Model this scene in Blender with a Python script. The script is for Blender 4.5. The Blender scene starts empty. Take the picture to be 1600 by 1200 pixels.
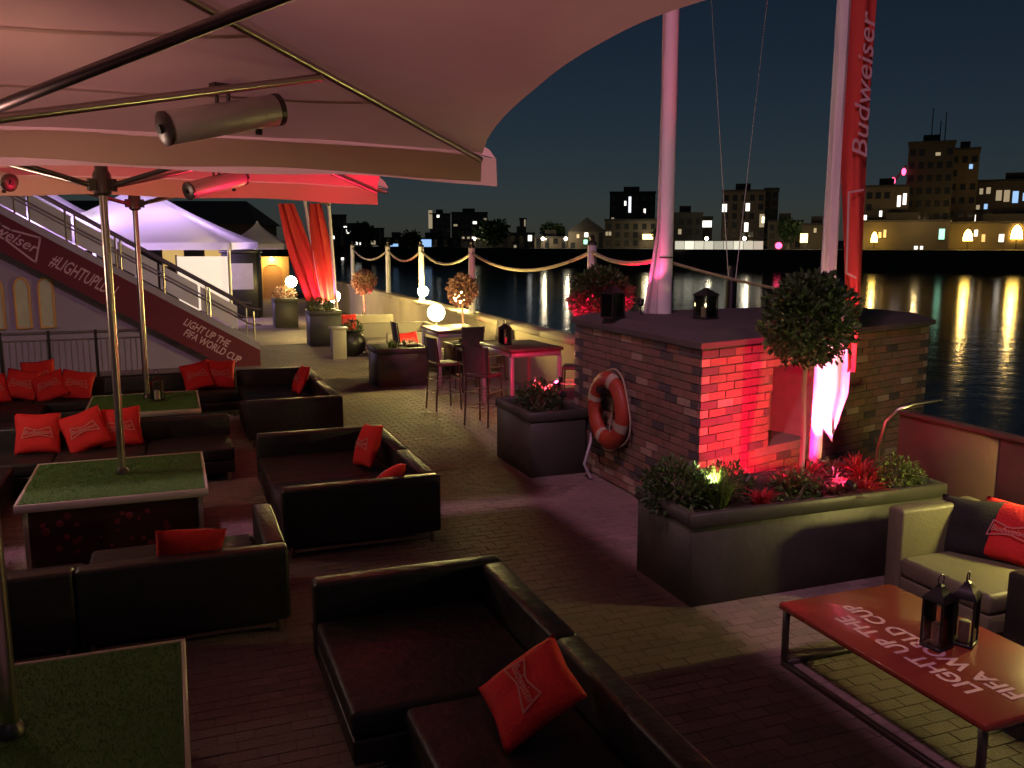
import bpy, bmesh, math, random
from mathutils import Vector, Matrix, Euler, noise
R = math.radians
random.seed(7)
sc = bpy.context.scene
COL = sc.collection

# ------------------------------------------------------------------ camera
EYE, FPX = Vector((0, 0, 2.7)), 1400.0
PITCH, YAW = math.atan(225 / 1400), R(20.8)
cam_d = bpy.data.cameras.new('camera')
cam_d.sensor_width = 36
cam_d.lens = 36 * FPX / 1600
cam_d.clip_start, cam_d.clip_end = 0.05, 8000
cam = bpy.data.objects.new('camera', cam_d)
cam.location = EYE
cam.rotation_euler = (R(90) - PITCH, 0, -YAW)
COL.objects.link(cam)
sc.camera = cam
FW = Vector((math.sin(YAW) * math.cos(PITCH), math.cos(YAW) * math.cos(PITCH), -math.sin(PITCH)))
RT = Vector((math.cos(YAW), -math.sin(YAW), 0))
UP = RT.cross(FW)
def ray(x, y): return FW + RT * ((x - 800) / FPX) - UP * ((y - 600) / FPX)
def PZ(x, y, z=0.0):
    r = ray(x, y); return EYE + r * ((z - EYE.z) / r.z)
def PX(x, y, X):
    r = ray(x, y); return EYE + r * (X / r.x)
def PY(x, y, Y):
    r = ray(x, y); return EYE + r * (Y / r.y)
def PD(x, y, d): return EYE + ray(x, y) * d

# ------------------------------------------------------------------ sky, moon, exposure
world = bpy.data.worlds.new('World'); sc.world = world; world.use_nodes = True
wn = world.node_tree.nodes; wl = world.node_tree.links
sky = wn.new('ShaderNodeTexSky'); sky.sky_type = 'NISHITA'; sky.sun_disc = False
sky.sun_elevation = R(38); sky.sun_rotation = R(200); sky.air_density = 1.0; sky.dust_density = 0.2; sky.ozone_density = 6.0   # the moon stands where a low sun would
wl.new(sky.outputs[0], wn['Background'].inputs[0])
wn['Background'].inputs[1].default_value = 0.0036
sun_d = bpy.data.lights.new('moon', 'SUN'); sun_d.energy = 0.01; sun_d.angle = R(0.5); sun_d.color = (0.8, 0.88, 1)
sun = bpy.data.objects.new('moon', sun_d); sun.rotation_euler = (R(52), 0, R(-20)); COL.objects.link(sun)
sc.view_settings.view_transform = 'Standard'; sc.view_settings.look = 'None'
sc.view_settings.exposure = 0.3; sc.view_settings.gamma = 1.0
sc.render.engine = 'CYCLES'
sc.cycles.use_denoising = True
sc.cycles.max_bounces = 6; sc.cycles.diffuse_bounces = 3; sc.cycles.glossy_bounces = 3
sc.cycles.transmission_bounces = 4; sc.cycles.caustics_reflective = False; sc.cycles.caustics_refractive = False
sc.cycles.sample_clamp_indirect = 3.0

# ------------------------------------------------------------------ materials
def mat(name, col, rough=0.6, metal=0.0, var=0.18, scale=6.0, bump=0.0, bscale=60.0, spec=0.5, emit=None, es=0.0,
        transl=0.0, stretch=(1, 1, 1), coat=0.0, world=False):
    m = bpy.data.materials.new(name); m.use_nodes = True
    n, l = m.node_tree.nodes, m.node_tree.links
    b = n['Principled BSDF']
    tc = n.new('ShaderNodeTexCoord'); mp = n.new('ShaderNodeMapping'); mp.inputs['Scale'].default_value = stretch
    l.new(n.new('ShaderNodeNewGeometry').outputs['Position'] if world else tc.outputs['Object'], mp.inputs[0])
    nz = n.new('ShaderNodeTexNoise'); nz.inputs['Scale'].default_value = scale; nz.inputs['Detail'].default_value = 5
    l.new(mp.outputs[0], nz.inputs['Vector'])
    mx = n.new('ShaderNodeMix'); mx.data_type = 'RGBA'
    mx.inputs[6].default_value = tuple(c * (1 - var) for c in col) + (1,)
    mx.inputs[7].default_value = tuple(min(1, c * (1 + var)) for c in col) + (1,)
    l.new(nz.outputs['Fac'], mx.inputs[0]); l.new(mx.outputs[2], b.inputs['Base Color'])
    b.inputs['Metallic'].default_value = metal
    b.inputs['Specular IOR Level'].default_value = spec
    b.inputs['Coat Weight'].default_value = coat
    mr = n.new('ShaderNodeMapRange'); mr.inputs[3].default_value = max(0.02, rough - 0.1 * (var > 0)); mr.inputs[4].default_value = min(1, rough + 0.1 * (var > 0))
    l.new(nz.outputs['Fac'], mr.inputs[0]); l.new(mr.outputs[0], b.inputs['Roughness'])
    if bump:
        nb = n.new('ShaderNodeTexNoise'); nb.inputs['Scale'].default_value = bscale; nb.inputs['Detail'].default_value = 6
        l.new(mp.outputs[0], nb.inputs['Vector'])
        bp = n.new('ShaderNodeBump'); bp.inputs['Strength'].default_value = bump; bp.inputs['Distance'].default_value = 0.02
        l.new(nb.outputs['Fac'], bp.inputs['Height']); l.new(bp.outputs[0], b.inputs['Normal'])
    if emit:
        b.inputs['Emission Color'].default_value = tuple(emit) + (1,); b.inputs['Emission Strength'].default_value = es
    if transl:
        t = n.new('ShaderNodeBsdfTranslucent'); ms = n.new('ShaderNodeMixShader'); ms.inputs[0].default_value = transl
        l.new(mx.outputs[2], t.inputs[0]); l.new(b.outputs[0], ms.inputs[1]); l.new(t.outputs[0], ms.inputs[2])
        l.new(ms.outputs[0], n['Material Output'].inputs[0])
    return m

M = {}
M['paver'] = mat('paver', (0.19, 0.145, 0.125), 0.74, var=0.6, scale=1.1, bump=0.6, bscale=60, world=True)
M['paver_b'] = mat('paver_b', (0.165, 0.13, 0.115), 0.7, var=0.6, scale=1.3, bump=0.6, bscale=60, world=True)
M['joint'] = mat('joint_sand', (0.15, 0.115, 0.10), 0.95, var=0.3, scale=8)
M['vinyl'] = mat('black_vinyl', (0.020, 0.019, 0.018), 0.42, var=0.35, scale=3, bump=0.45, bscale=13, spec=.4, world=True)
M['vinyl_top'] = mat('black_vinyl_seat', (0.022, 0.021, 0.020), 0.46, var=0.35, scale=3, bump=0.75, bscale=9, spec=.3, world=True)
M['piping'] = mat('vinyl_piping', (0.02, 0.02, 0.02), 0.3, var=0.1)
M['steel'] = mat('brushed_steel', (0.50, 0.45, 0.38), 0.30, 1.0, var=0.0)
M['heater'] = mat('heater_steel', (0.60, 0.58, 0.54), 0.5, 0.5, var=0.05)
M['steel_dark'] = mat('dark_steel', (0.13, 0.115, 0.105), 0.38, 0.9, var=0.0)
M['black_metal'] = mat('black_metal', (0.018, 0.017, 0.016), 0.4, 0.3, var=0.2)
M['grey_metal'] = mat('grey_paint', (0.30, 0.29, 0.30), 0.45, 0.2, var=0.15)
M['white_paint'] = mat('white_paint', (0.74, 0.73, 0.70), 0.45, var=0.1, scale=3, bump=0.08, bscale=30)
M['canvas'] = mat('cream_canvas', (0.70, 0.52, 0.38), 0.85, var=0.22, scale=0.9, bump=0.35, bscale=5, transl=0.20)
M['seam'] = mat('seam_tape', (0.58, 0.43, 0.32), 0.85, var=0.1, transl=0.15)
M['tent'] = mat('white_tent_cloth', (0.80, 0.79, 0.78), 0.7, var=0.05, scale=1, transl=0.55)
M['red_cloth'] = mat('red_cotton', (0.66, 0.02, 0.02), 0.8, var=0.12, scale=12, bump=0.35, bscale=45)
M['dark_cloth'] = mat('black_cotton', (0.015, 0.014, 0.014), 0.85, var=0.2, bump=0.3)
M['logo'] = mat('white_print', (0.78, 0.70, 0.68), 0.7, var=0.05)
M['print_faint'] = mat('faint_print', (0.62, 0.22, 0.20), 0.75, var=0.1)
M['print_pale'] = mat('faded_white_print', (0.5, 0.32, 0.32), 0.75, var=0.12, scale=30)
M['turf'] = mat('turf', (0.075, 0.19, 0.035), 0.95, var=0.45, scale=14, bump=0.9, bscale=220)
M['blade'] = mat('turf_blade', (0.075, 0.21, 0.035), 0.85, var=0.3, scale=5)
M['trim'] = mat('pale_trim', (0.42, 0.38, 0.30), 0.4, 0.1, var=0.15, scale=10)
M['brick'] = mat('brick', (0.20, 0.115, 0.08), 0.85, var=0.4, scale=5, bump=0.7, bscale=40, world=True)
M['brick_b'] = mat('brick_brown', (0.155, 0.11, 0.072), 0.85, var=0.4, scale=6, bump=0.7, bscale=40, world=True)
M['brick_q'] = mat('blue_brick', (0.07, 0.063, 0.06), 0.7, var=0.35, scale=5, bump=0.5, bscale=40, world=True)
M['brick_p'] = mat('pale_brick', (0.30, 0.235, 0.165), 0.85, var=0.3, scale=5, bump=0.6, bscale=40, world=True)
M['mortar'] = mat('mortar', (0.17, 0.145, 0.12), 0.95, var=0.25, scale=10, bump=0.4)
M['stone'] = mat('coping_stone', (0.075, 0.066, 0.06), 0.8, var=0.3, scale=4, bump=0.5, bscale=30)
M['quay'] = mat('quay_wall', (0.36, 0.30, 0.20), 0.85, var=0.3, scale=1.5, bump=0.5, bscale=20)
M['rust'] = mat('brown_panel', (0.13, 0.075, 0.05), 0.6, var=0.35, scale=2.2, bump=0.25, bscale=14)
M['planter'] = mat('planter_shell', (0.048, 0.048, 0.038), 0.5, var=0.3, scale=4, bump=0.15, bscale=20)
M['soil'] = mat('soil', (0.035, 0.026, 0.018), 0.95, var=0.4, scale=15, bump=1.0)
M['leaf'] = mat('leaf', (0.045, 0.085, 0.022), 0.5, var=0.5, scale=9, transl=0.2)
M['leaf_b'] = mat('leaf_bright', (0.11, 0.17, 0.035), 0.55, var=0.4, scale=9, transl=0.25)
M['leaf_r'] = mat('leaf_bronze', (0.13, 0.06, 0.045), 0.5, var=0.4, scale=9, transl=0.2)
M['petal'] = mat('red_petal', (0.45, 0.02, 0.03), 0.6, var=0.2, transl=0.2)
M['bark'] = mat('bark', (0.22, 0.17, 0.12), 0.85, var=0.3, scale=20, bump=0.6, stretch=(1, 1, 0.2))
M['buoy'] = mat('orange_buoy', (0.30, 0.042, 0.018), 0.55, var=0.2, scale=7, bump=0.1)
M['rope'] = mat('rope', (0.45, 0.38, 0.26), 0.9, var=0.25, scale=40, bump=0.8, bscale=120)
M['table_red'] = mat('red_lacquer', (0.20, 0.035, 0.018), 0.3, var=0.22, scale=2.5, coat=0.3)
M['wood_top'] = mat('dark_wood', (0.09, 0.055, 0.035), 0.45, var=0.35, scale=4, stretch=(1, 8, 1), bump=0.2)
M['weave'] = mat('dark_weave', (0.06, 0.045, 0.04), 0.7, var=0.3, scale=30, bump=0.7, bscale=90)
M['olive_seat'] = mat('olive_vinyl', (0.15, 0.145, 0.085), 0.5, var=0.15, scale=5, bump=0.2)  # black vinyl with the lamp's yellow light put into its colour
M['pale_seat'] = mat('pale_upholstery', (0.34, 0.31, 0.22), 0.7, var=0.15, scale=5, bump=0.2)
M['stair_red'] = mat('stair_banner', (0.11, 0.010, 0.016), 0.75, var=0.25, scale=1.2, bump=0.15, bscale=5)
M['flag_red'] = mat('flag_red', (0.62, 0.06, 0.045), 0.8, var=0.15, scale=4, bump=0.2, bscale=12, transl=0.3)
M['flag_white'] = mat('flag_white', (0.78, 0.74, 0.72), 0.8, var=0.08, scale=4, transl=0.3)
M['render'] = mat('grey_render', (0.27, 0.25, 0.27), 0.85, var=0.2, scale=1.2, bump=0.3, bscale=15)
M['ochre'] = mat('ochre_render', (0.55, 0.32, 0.09), 0.85, var=0.2, scale=2)
M['umber'] = mat('brown_brick_far', (0.12, 0.085, 0.06), 0.9, var=0.3, scale=2)
M['candle'] = mat('candle_wax', (0.8, 0.74, 0.6), 0.5, var=0.05)
M['flame'] = mat('flame', (1, 0.8, 0.4), 0.5, var=0, emit=(1, 0.75, 0.35), es=22)
M['picture'] = mat('dark_red_print', (0.035, 0.006, 0.006), 0.6, var=0.4, scale=9)
M['bulb_print'] = mat('red_dot_print', (0.20, 0.02, 0.03), 0.6, var=0.3)
def emis(name, col, s): return mat(name, tuple(min(1, c) for c in col), 0.5, var=0.0, emit=col, es=s)
M['globe'] = emis('globe_glass', (1, 0.76, 0.26), 210)
M['globe_lounge'] = emis('globe_glass_lounge', (1, 0.82, 0.25), 500)
M['globe_post'] = emis('globe_glass_post', (1, 0.66, 0.52), 105)
M['globe_hot'] = emis('globe_glass_hot', (1, 0.78, 0.26), 260)
M['lens_red'] = emis('red_lens', (1, 0.05, 0.2), 30)
M['lens_warm'] = emis('warm_lens', (1, 0.95, 0.6), 30)
M['lens_flood'] = emis('flood_lens', (1, 0.7, 0.75), 60)
M['bulb_white'] = emis('white_bulb', (1, 0.9, 1.0), 30)
M['screen'] = emis('lit_screen', (1, 0.86, 0.70), 0.62)
M['arch_glow'] = emis('lit_arch', (1, 0.62, 0.2), 0.5)

def glass_mat():
    m = bpy.data.materials.new('lantern_glass'); m.use_nodes = True
    n, l = m.node_tree.nodes, m.node_tree.links
    t = n.new('ShaderNodeBsdfTransparent'); g = n.new('ShaderNodeBsdfGlossy'); g.inputs['Roughness'].default_value = 0.08
    f = n.new('ShaderNodeFresnel'); f.inputs[0].default_value = 1.45; ms = n.new('ShaderNodeMixShader')
    l.new(f.outputs[0], ms.inputs[0]); l.new(t.outputs[0], ms.inputs[1]); l.new(g.outputs[0], ms.inputs[2])
    l.new(ms.outputs[0], n['Material Output'].inputs[0]); return m
M['glass'] = glass_mat()

def water_mat():
    m = bpy.data.materials.new('river_water'); m.use_nodes = True
    n, l = m.node_tree.nodes, m.node_tree.links
    b = n['Principled BSDF']; b.inputs['Base Color'].default_value = (0.006, 0.008, 0.009, 1)
    b.inputs['Roughness'].default_value = 0.11; b.inputs['Specular IOR Level'].default_value = 0.22; b.inputs['IOR'].default_value = 1.25
    tc = n.new('ShaderNodeTexCoord'); hs = []
    for s, w in ((0.35, 1.6), (1.1, 1.0), (3.3, 0.4)):
        z = n.new('ShaderNodeTexNoise'); z.inputs['Scale'].default_value = s; z.inputs['Detail'].default_value = 3
        l.new(tc.outputs['Object'], z.inputs['Vector'])
        k = n.new('ShaderNodeMath'); k.operation = 'MULTIPLY'; k.inputs[1].default_value = w
        l.new(z.outputs['Fac'], k.inputs[0]); hs.append(k)
    a = n.new('ShaderNodeMath'); l.new(hs[0].outputs[0], a.inputs[0]); l.new(hs[1].outputs[0], a.inputs[1]); a2 = n.new('ShaderNodeMath'); l.new(a.outputs[0], a2.inputs[0]); l.new(hs[2].outputs[0], a2.inputs[1]); a = a2
    bp = n.new('ShaderNodeBump'); bp.inputs['Strength'].default_value = 0.15; bp.inputs['Distance'].default_value = 0.12
    l.new(a.outputs[0], bp.inputs['Height']); l.new(bp.outputs[0], b.inputs['Normal'])
    return m
M['water'] = water_mat()

# ------------------------------------------------------------------ builders
class MB:
    def __init__(s): s.v = []; s.f = []
    def add(s, vs, fs, mtx=None):
        o = len(s.v)
        s.v += [tuple(mtx @ Vector(p)) if mtx else tuple(p) for p in vs]
        s.f += [tuple(i + o for i in f) for f in fs]; return s
    def box(s, x0, x1, y0, y1, z0, z1, mtx=None):
        return s.add([(x0, y0, z0), (x1, y0, z0), (x1, y1, z0), (x0, y1, z0), (x0, y0, z1), (x1, y0, z1), (x1, y1, z1), (x0, y1, z1)],
                     [(0, 3, 2, 1), (4, 5, 6, 7), (0, 1, 5, 4), (1, 2, 6, 5), (2, 3, 7, 6), (3, 0, 4, 7)], mtx)
    def tube(s, pts, r, n=8, r2=None):
        pts = [Vector(p) for p in pts]; N = len(pts); vs = []; fs = []
        t0 = (pts[1] - pts[0]).normalized()
        a = t0.orthogonal().normalized()
        for i, p in enumerate(pts):
            t = ((pts[min(i + 1, N - 1)] - pts[max(i - 1, 0)])).normalized()
            a = (a - t * a.dot(t)).normalized(); b = t.cross(a)
            rr = r if r2 is None else r + (r2 - r) * i / (N - 1)
            for k in range(n):
                w = 2 * math.pi * k / n; vs.append(p + (a * math.cos(w) + b * math.sin(w)) * rr)
        for i in range(N - 1):
            for k in range(n):
                k2 = (k + 1) % n; fs.append((i * n + k, i * n + k2, (i + 1) * n + k2, (i + 1) * n + k))
        fs.append(tuple(range(n - 1, -1, -1))); fs.append(tuple((N - 1) * n + k for k in range(n)))
        return s.add(vs, fs)
    def lathe(s, prof, n=20, mtx=None):
        vs = []; fs = []; m = len(prof)
        for r, z in prof:
            for k in range(n):
                w = 2 * math.pi * k / n; vs.append((max(r, 1e-4) * math.cos(w), max(r, 1e-4) * math.sin(w), z))
        for i in range(m - 1):
            for k in range(n):
                k2 = (k + 1) % n; fs.append((i * n + k, i * n + k2, (i + 1) * n + k2, (i + 1) * n + k))
        fs.append(tuple(range(n - 1, -1, -1))); fs.append(tuple((m - 1) * n + k for k in range(n)))
        return s.add(vs, fs, mtx)
    def prism(s, poly, z0, z1, mtx=None):
        n = len(poly)
        vs = [(x, y, z0) for x, y in poly] + [(x, y, z1) for x, y in poly]
        fs = [tuple(range(n - 1, -1, -1)), tuple(range(n, 2 * n))] + [(i, (i + 1) % n, n + (i + 1) % n, n + i) for i in range(n)]
        return s.add(vs, fs, mtx)
    def sphere(s, c, r, n=20, m=12, sz=1.0):
        prof = [(r * math.sin(math.pi * i / m), -r * sz * math.cos(math.pi * i / m)) for i in range(m + 1)]
        return s.lathe(prof, n, Matrix.Translation(c))
    def mesh(s, name, smooth=True):
        me = bpy.data.meshes.new(name); me.from_pydata(s.v, [], s.f); me.update()
        if smooth: me.shade_smooth(); me.set_sharp_from_angle(angle=R(38))
        return me
    def build(s, name, m, parent=None, loc=(0, 0, 0), rot=(0, 0, 0), smooth=True):
        return put(name, s.mesh(name, smooth), m, parent, loc, rot)
def put(name, me, m, parent=None, loc=(0, 0, 0), rot=(0, 0, 0)):
    o = bpy.data.objects.new(name, me); COL.objects.link(o)
    mm = M[m] if isinstance(m, str) else m
    if mm and not me.materials: me.materials.append(mm)
    elif mm and me.materials[0] != mm: o.material_slots[0].link = 'OBJECT'; o.material_slots[0].material = mm
    o.parent = parent; o.location = loc; o.rotation_euler = rot; return o
_rb = {}
def rbox(sx, sy, sz, r, seg=3):
    k = (round(sx, 3), round(sy, 3), round(sz, 3), r, seg)
    if k not in _rb:
        bm = bmesh.new(); bmesh.ops.create_cube(bm, size=1)
        bmesh.ops.scale(bm, vec=(sx, sy, sz), verts=bm.verts)
        bmesh.ops.bevel(bm, geom=bm.edges[:], offset=r, segments=seg, affect='EDGES', profile=0.5)
        me = bpy.data.meshes.new('rounded_block'); bm.to_mesh(me); bm.free(); me.shade_smooth(); me.set_sharp_from_angle(angle=R(60)); _rb[k] = me
    return _rb[k]
def rb(name, m, parent, x0, x1, y0, y1, z0, z1, r=0.03, seg=3):
    me = rbox(x1 - x0, y1 - y0, z1 - z0, r, seg)
    return put(name, me, m, parent, ((x0 + x1) / 2, (y0 + y1) / 2, (z0 + z1) / 2))
def tag(o, label, cat, group=None, kind=None):
    if label: o['label'] = label
    if cat: o['category'] = cat
    if group: o['group'] = group
    if kind: o['kind'] = kind
    return o
def thing(name, label, cat, loc=(0, 0, 0), rz=0.0, group=None):
    o = bpy.data.objects.new(name, None); o.empty_display_size = 0.2; COL.objects.link(o)
    o.location = loc; o.rotation_euler = (0, 0, rz); return tag(o, label, cat, group)
def struct(name, mb, m, smooth=False): return tag(mb.build(name, m, smooth=smooth), None, None, kind='structure')
def lamp(name, kind, parent, loc, power, col, size=0.05, rot=(0, 0, 0), spot=None, blend=0.4):
    d = bpy.data.lights.new(name, kind); d.energy = power; d.color = col; d.shadow_soft_size = size
    if spot: d.spot_size = spot; d.spot_blend = blend
    o = bpy.data.objects.new(name, d); COL.objects.link(o); o.parent = parent; o.location = loc; o.rotation_euler = rot; return o
def aim(frm, to): return (Vector(to) - Vector(frm)).to_track_quat('-Z', 'Y').to_euler()
_txt = {}
def text_mesh(s, size=1.0, shear=0.0, bold=0.0, thick=0.002):
    k = (s, size, shear, bold)
    if k not in _txt:
        c = bpy.data.curves.new('t', 'FONT'); c.body = s; c.size = size; c.shear = shear; c.offset = bold; c.extrude = thick
        c.align_x = 'CENTER'; c.align_y = 'CENTER'; c.resolution_u = 3
        o = bpy.data.objects.new('t', c); COL.objects.link(o)
        dg = bpy.context.evaluated_depsgraph_get(); me = bpy.data.meshes.new_from_object(o.evaluated_get(dg))
        bpy.data.objects.remove(o); _txt[k] = me
    return _txt[k].copy()
def ribbon2d(mb, pts, w, z0, z1, closed=True):
    n = len(pts)
    for i in range(n if closed else n - 1):
        a = Vector(pts[i]); b = Vector(pts[(i + 1) % n]); d = (b - a).normalized(); q = Vector((-d.y, d.x)) * w / 2; e = d * w * 0.45
        mb.prism([tuple(a - e - q), tuple(b + e - q), tuple(b + e + q), tuple(a - e + q)], z0, z1)
BOW = [(-0.5, -0.19), (-0.06, -0.085), (0.06, -0.085), (0.5, -0.19), (0.40, 0.19), (0.06, 0.085), (-0.06, 0.085), (-0.40, 0.19)]

# ================================================================== SETTING
WZ = -4.0
struct('river', MB().box(-1500, 3000, -1500, 4000, WZ - 0.5, WZ), 'water')
struct('terrace_ground', MB().box(-30, 6.12, -12, 70, WZ - 1, -0.007), 'joint')
struct('quay_foot', MB().box(6.13, 6.5, -12, 70, WZ - 1, -0.02), 'quay')
# far bank: quay line runs across the view
bank = [PD(x, 375, d) for x, d in ((2600, 170), (1600, 186), (1200, 200), (900, 222), (700, 262), (540, 318), (300, 420), (-300, 560))]
far = [(b.x, b.y) for b in bank] + [(-2500, 3500), (2500, 3500), (2500, 200)]
struct('far_bank', MB().prism(far[::-1], WZ - 1, 0.55), mat('bank', (0.035, 0.03, 0.024), 0.9, var=0.3, scale=0.05))

# terrace paving: pavers in stretcher rows, the largest in view as single pieces
PL, PW = 0.2, 0.1
pav = bpy.data.objects.new('paving', None); COL.objects.link(pav); tag(pav, None, None, kind='structure')
def paver_mesh(dz=0.0, c=0.004):
    a, b = PL / 2 - 0.0025, PW / 2 - 0.0025
    v = [(-a, -b, -0.012), (a, -b, -0.012), (a, b, -0.012), (-a, b, -0.012), (-a, -b, -0.002), (a, -b, -0.002), (a, b, -0.002), (-a, b, -0.002),
         (-a + c, -b + c, dz), (a - c, -b + c, dz), (a - c, b - c, dz), (-a + c, b - c, dz)]
    f = [(8, 9, 10, 11)] + [(i, (i + 1) % 4, 4 + (i + 1) % 4, 4 + i) for i in range(4)] + [(4 + i, 4 + (i + 1) % 4, 8 + (i + 1) % 4, 8 + i) for i in range(4)]
    return v, f
pm = []
for q in range(3):
    v, f = paver_mesh(); mb = MB().add(v, f); pm.append(mb.mesh('paver', False))
rest = (MB(), MB()); singles = 0
rp = random.Random(3)
for j in range(230):
    yy = 0.8 + j * PW
    for i in range(-16, 31):
        xx = i * PL + (PL / 2 if j % 2 else 0)
        if xx > 6.0: continue
        tilt = Euler((rp.uniform(-.012, .012), rp.uniform(-.008, .008), rp.uniform(-.012, .012))).to_matrix().to_4x4()
        dz = rp.uniform(-0.0015, 0.0015)
        if 2.25 < xx < 3.4 and 4.9 < yy < 9.6 and singles < 300:
            singles += 1
            put('paver', pm[singles % 3], 'paver' if rp.random() < .6 else 'paver_b', pav, (xx, yy, dz), tilt.to_euler())
        else:
            v, f = paver_mesh(); rest[rp.random() < .4].add(v, f, Matrix.Translation((xx, yy, dz)) @ tilt)
for r_, m_ in zip(rest, ('paver', 'paver_b')):
    tag(r_.build('paver_field', m_, pav, smooth=False), None, None, kind='stuff')
struct('far_terrace', MB().box(-9, 6.1, 23.85, 60, -0.03, -0.001), 'paver')
struct('left_terrace', MB().box(-14, -3.35, 0.7, 23.8, -0.03, -0.001), 'paver')

# ================================================================== UMBRELLAS
def umbrella(px, py, label, valance=(0, 2), seed=0, AN=2.06):
    AX, AY, ZC, ZA = 2.88, 2.12, 3.31, 4.16
    t = thing('market_umbrella', label, 'umbrella', (px, py, 0), 0, 'square cream umbrellas over the lounge tables')
    NS, NT = 18, 40
    cs = [(AX, AY), (-AX, AY), (-AX, -AN), (AX, -AN)]
    def edge(k, u):
        a, b = cs[k], cs[(k + 1) % 4]
        arch = 0.06 if k in (0, 2) else 0.37
        pull = 0.05
        w = max(0, math.sin(math.pi * u)) ** 0.62
        x = a[0] + (b[0] - a[0]) * u; y = a[1] + (b[1] - a[1]) * u
        l = math.hypot(x, y); x -= x / l * pull * w; y -= y / l * pull * w
        return Vector((x, y, ZC + arch * w))
    mb = MB()
    for k in range(4):
        vs = []; fs = []
        for i in range(NS + 1):
            s = i / NS
            for j in range(NT + 1):
                u = j / NT; e = edge(k, u); p = Vector((0, 0, ZA)).lerp(e, s)
                p.z -= 0.10 * math.sin(math.pi * s) * math.sin(math.pi * u) ** 0.6 * (0.7 if k in (1, 3) else 1)
                p.z += 0.012 * noise.noise(Vector((p.x * 1.7 + seed, p.y * 1.7, 3))) + 0.010 * s * math.sin(26 * u + 3 * s) * (abs(2 * u - 1) ** 3)
                vs.append(p)
        for i in range(NS):
            for j in range(NT):
                a = i * (NT + 1) + j; fs.append((a, a + 1, a + NT + 2, a + NT + 1))
        mb.add(vs, fs)
    mb.build('canopy', 'canvas', t)
    for k in (0, 2):
        for s_ in (.45, .72):
            vs = []; fs = []
            for j in range(NT + 1):
                u = .015 + .97 * j / NT
                for ds in (-.006, .006):
                    s = s_ + ds; p = Vector((0, 0, ZA)).lerp(edge(k, u), s)
                    p.z -= 0.10 * math.sin(math.pi * s) * math.sin(math.pi * u) ** 0.6 * (0.7 if k in (1, 3) else 1)
                    p.z += 0.012 * noise.noise(Vector((p.x * 1.7 + seed, p.y * 1.7, 3))) + 0.010 * s * math.sin(26 * u + 3 * s) * (abs(2 * u - 1) ** 3) - .011
                    vs.append(p)
            for j in range(NT): fs.append((2 * j, 2 * j + 1, 2 * j + 3, 2 * j + 2))
            MB().add(vs, fs).build('seam_tape', 'seam', t)
    if valance:
        for k in valance:
            v = MB(); vs = []; fs = []
            for j in range(41):
                u = j / 40; e = edge(k, u); sg = 1 if k == 0 else -1
                for h, q in ((0, 0), (0.10, 0.006), (0.20 + 0.012 * math.sin(u * 21), 0.012)):
                    vs.append((e.x, e.y + sg * (0.012 + q * math.sin(u * 34 + seed) * 2), e.z - h + 0.004))
            for j in range(40):
                for h in range(2):
                    a = j * 3 + h; fs.append((a, a + 1, a + 4, a + 3))
            v.add(vs, fs).build('valance', 'canvas', t)
    for c in cs:
        d = Vector((c[0], c[1], ZC)); top = Vector((0, 0, ZA - 0.06))
        end = top.lerp(d - Vector((0, 0, 0.05)), 0.995)
        MB().tube([top.lerp(end, .03), end], 0.021, 10).build('rib', 'steel', t)
        m_ = top.lerp(end, 0.56); st = Vector((c[0] * .035, c[1] * .035, 3.17))
        MB().tube([st, m_ - Vector((0, 0, .03))], 0.022, 10).build('strut', 'steel' if c[1] > 0 else 'steel_dark', t)  # near struts given darker steel for standing against the light
    MB().lathe([(0.034, 0.60), (0.034, 4.1)], 18).build('pole', 'steel', t)
    c = MB(); c.lathe([(0.05, 3.08), (0.075, 3.1), (0.075, 3.26), (0.055, 3.3), (0.055, 3.42), (0.036, 3.45)], 16)
    for a in cs:
        ang = math.atan2(a[1], a[0]); c.box(0.06, 0.13, -0.02, 0.02, 3.12, 3.22, Matrix.Rotation(ang, 4, 'Z'))
    c.build('collar', 'steel_dark', t)
    MB().lathe([(0.09, ZA - 0.09), (0.1, ZA - 0.04), (0.05, ZA + 0.05), (0.0, ZA + 0.08)], 14).build('top_hub', 'steel_dark', t)
    MB().lathe([(0.055, 0.6), (0.055, 0.63), (0.035, 0.66)], 16).build('pole_sleeve', 'steel_dark', t)
    return t
UM = [(-0.745, 4.1), (-0.5, 8.68), (-0.37, 12.84)]
umbrella(*UM[0], 'cream square umbrella with its pole through the table with a plain open frame', (0,), seed=1, AN=2.6)
umbrella(*UM[1], 'cream square umbrella with its pole through the table with the red lamp picture', seed=5)
umbrella(*UM[2], 'cream square umbrella with its pole through the table carrying a black lantern', valance=(), seed=9)

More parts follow.
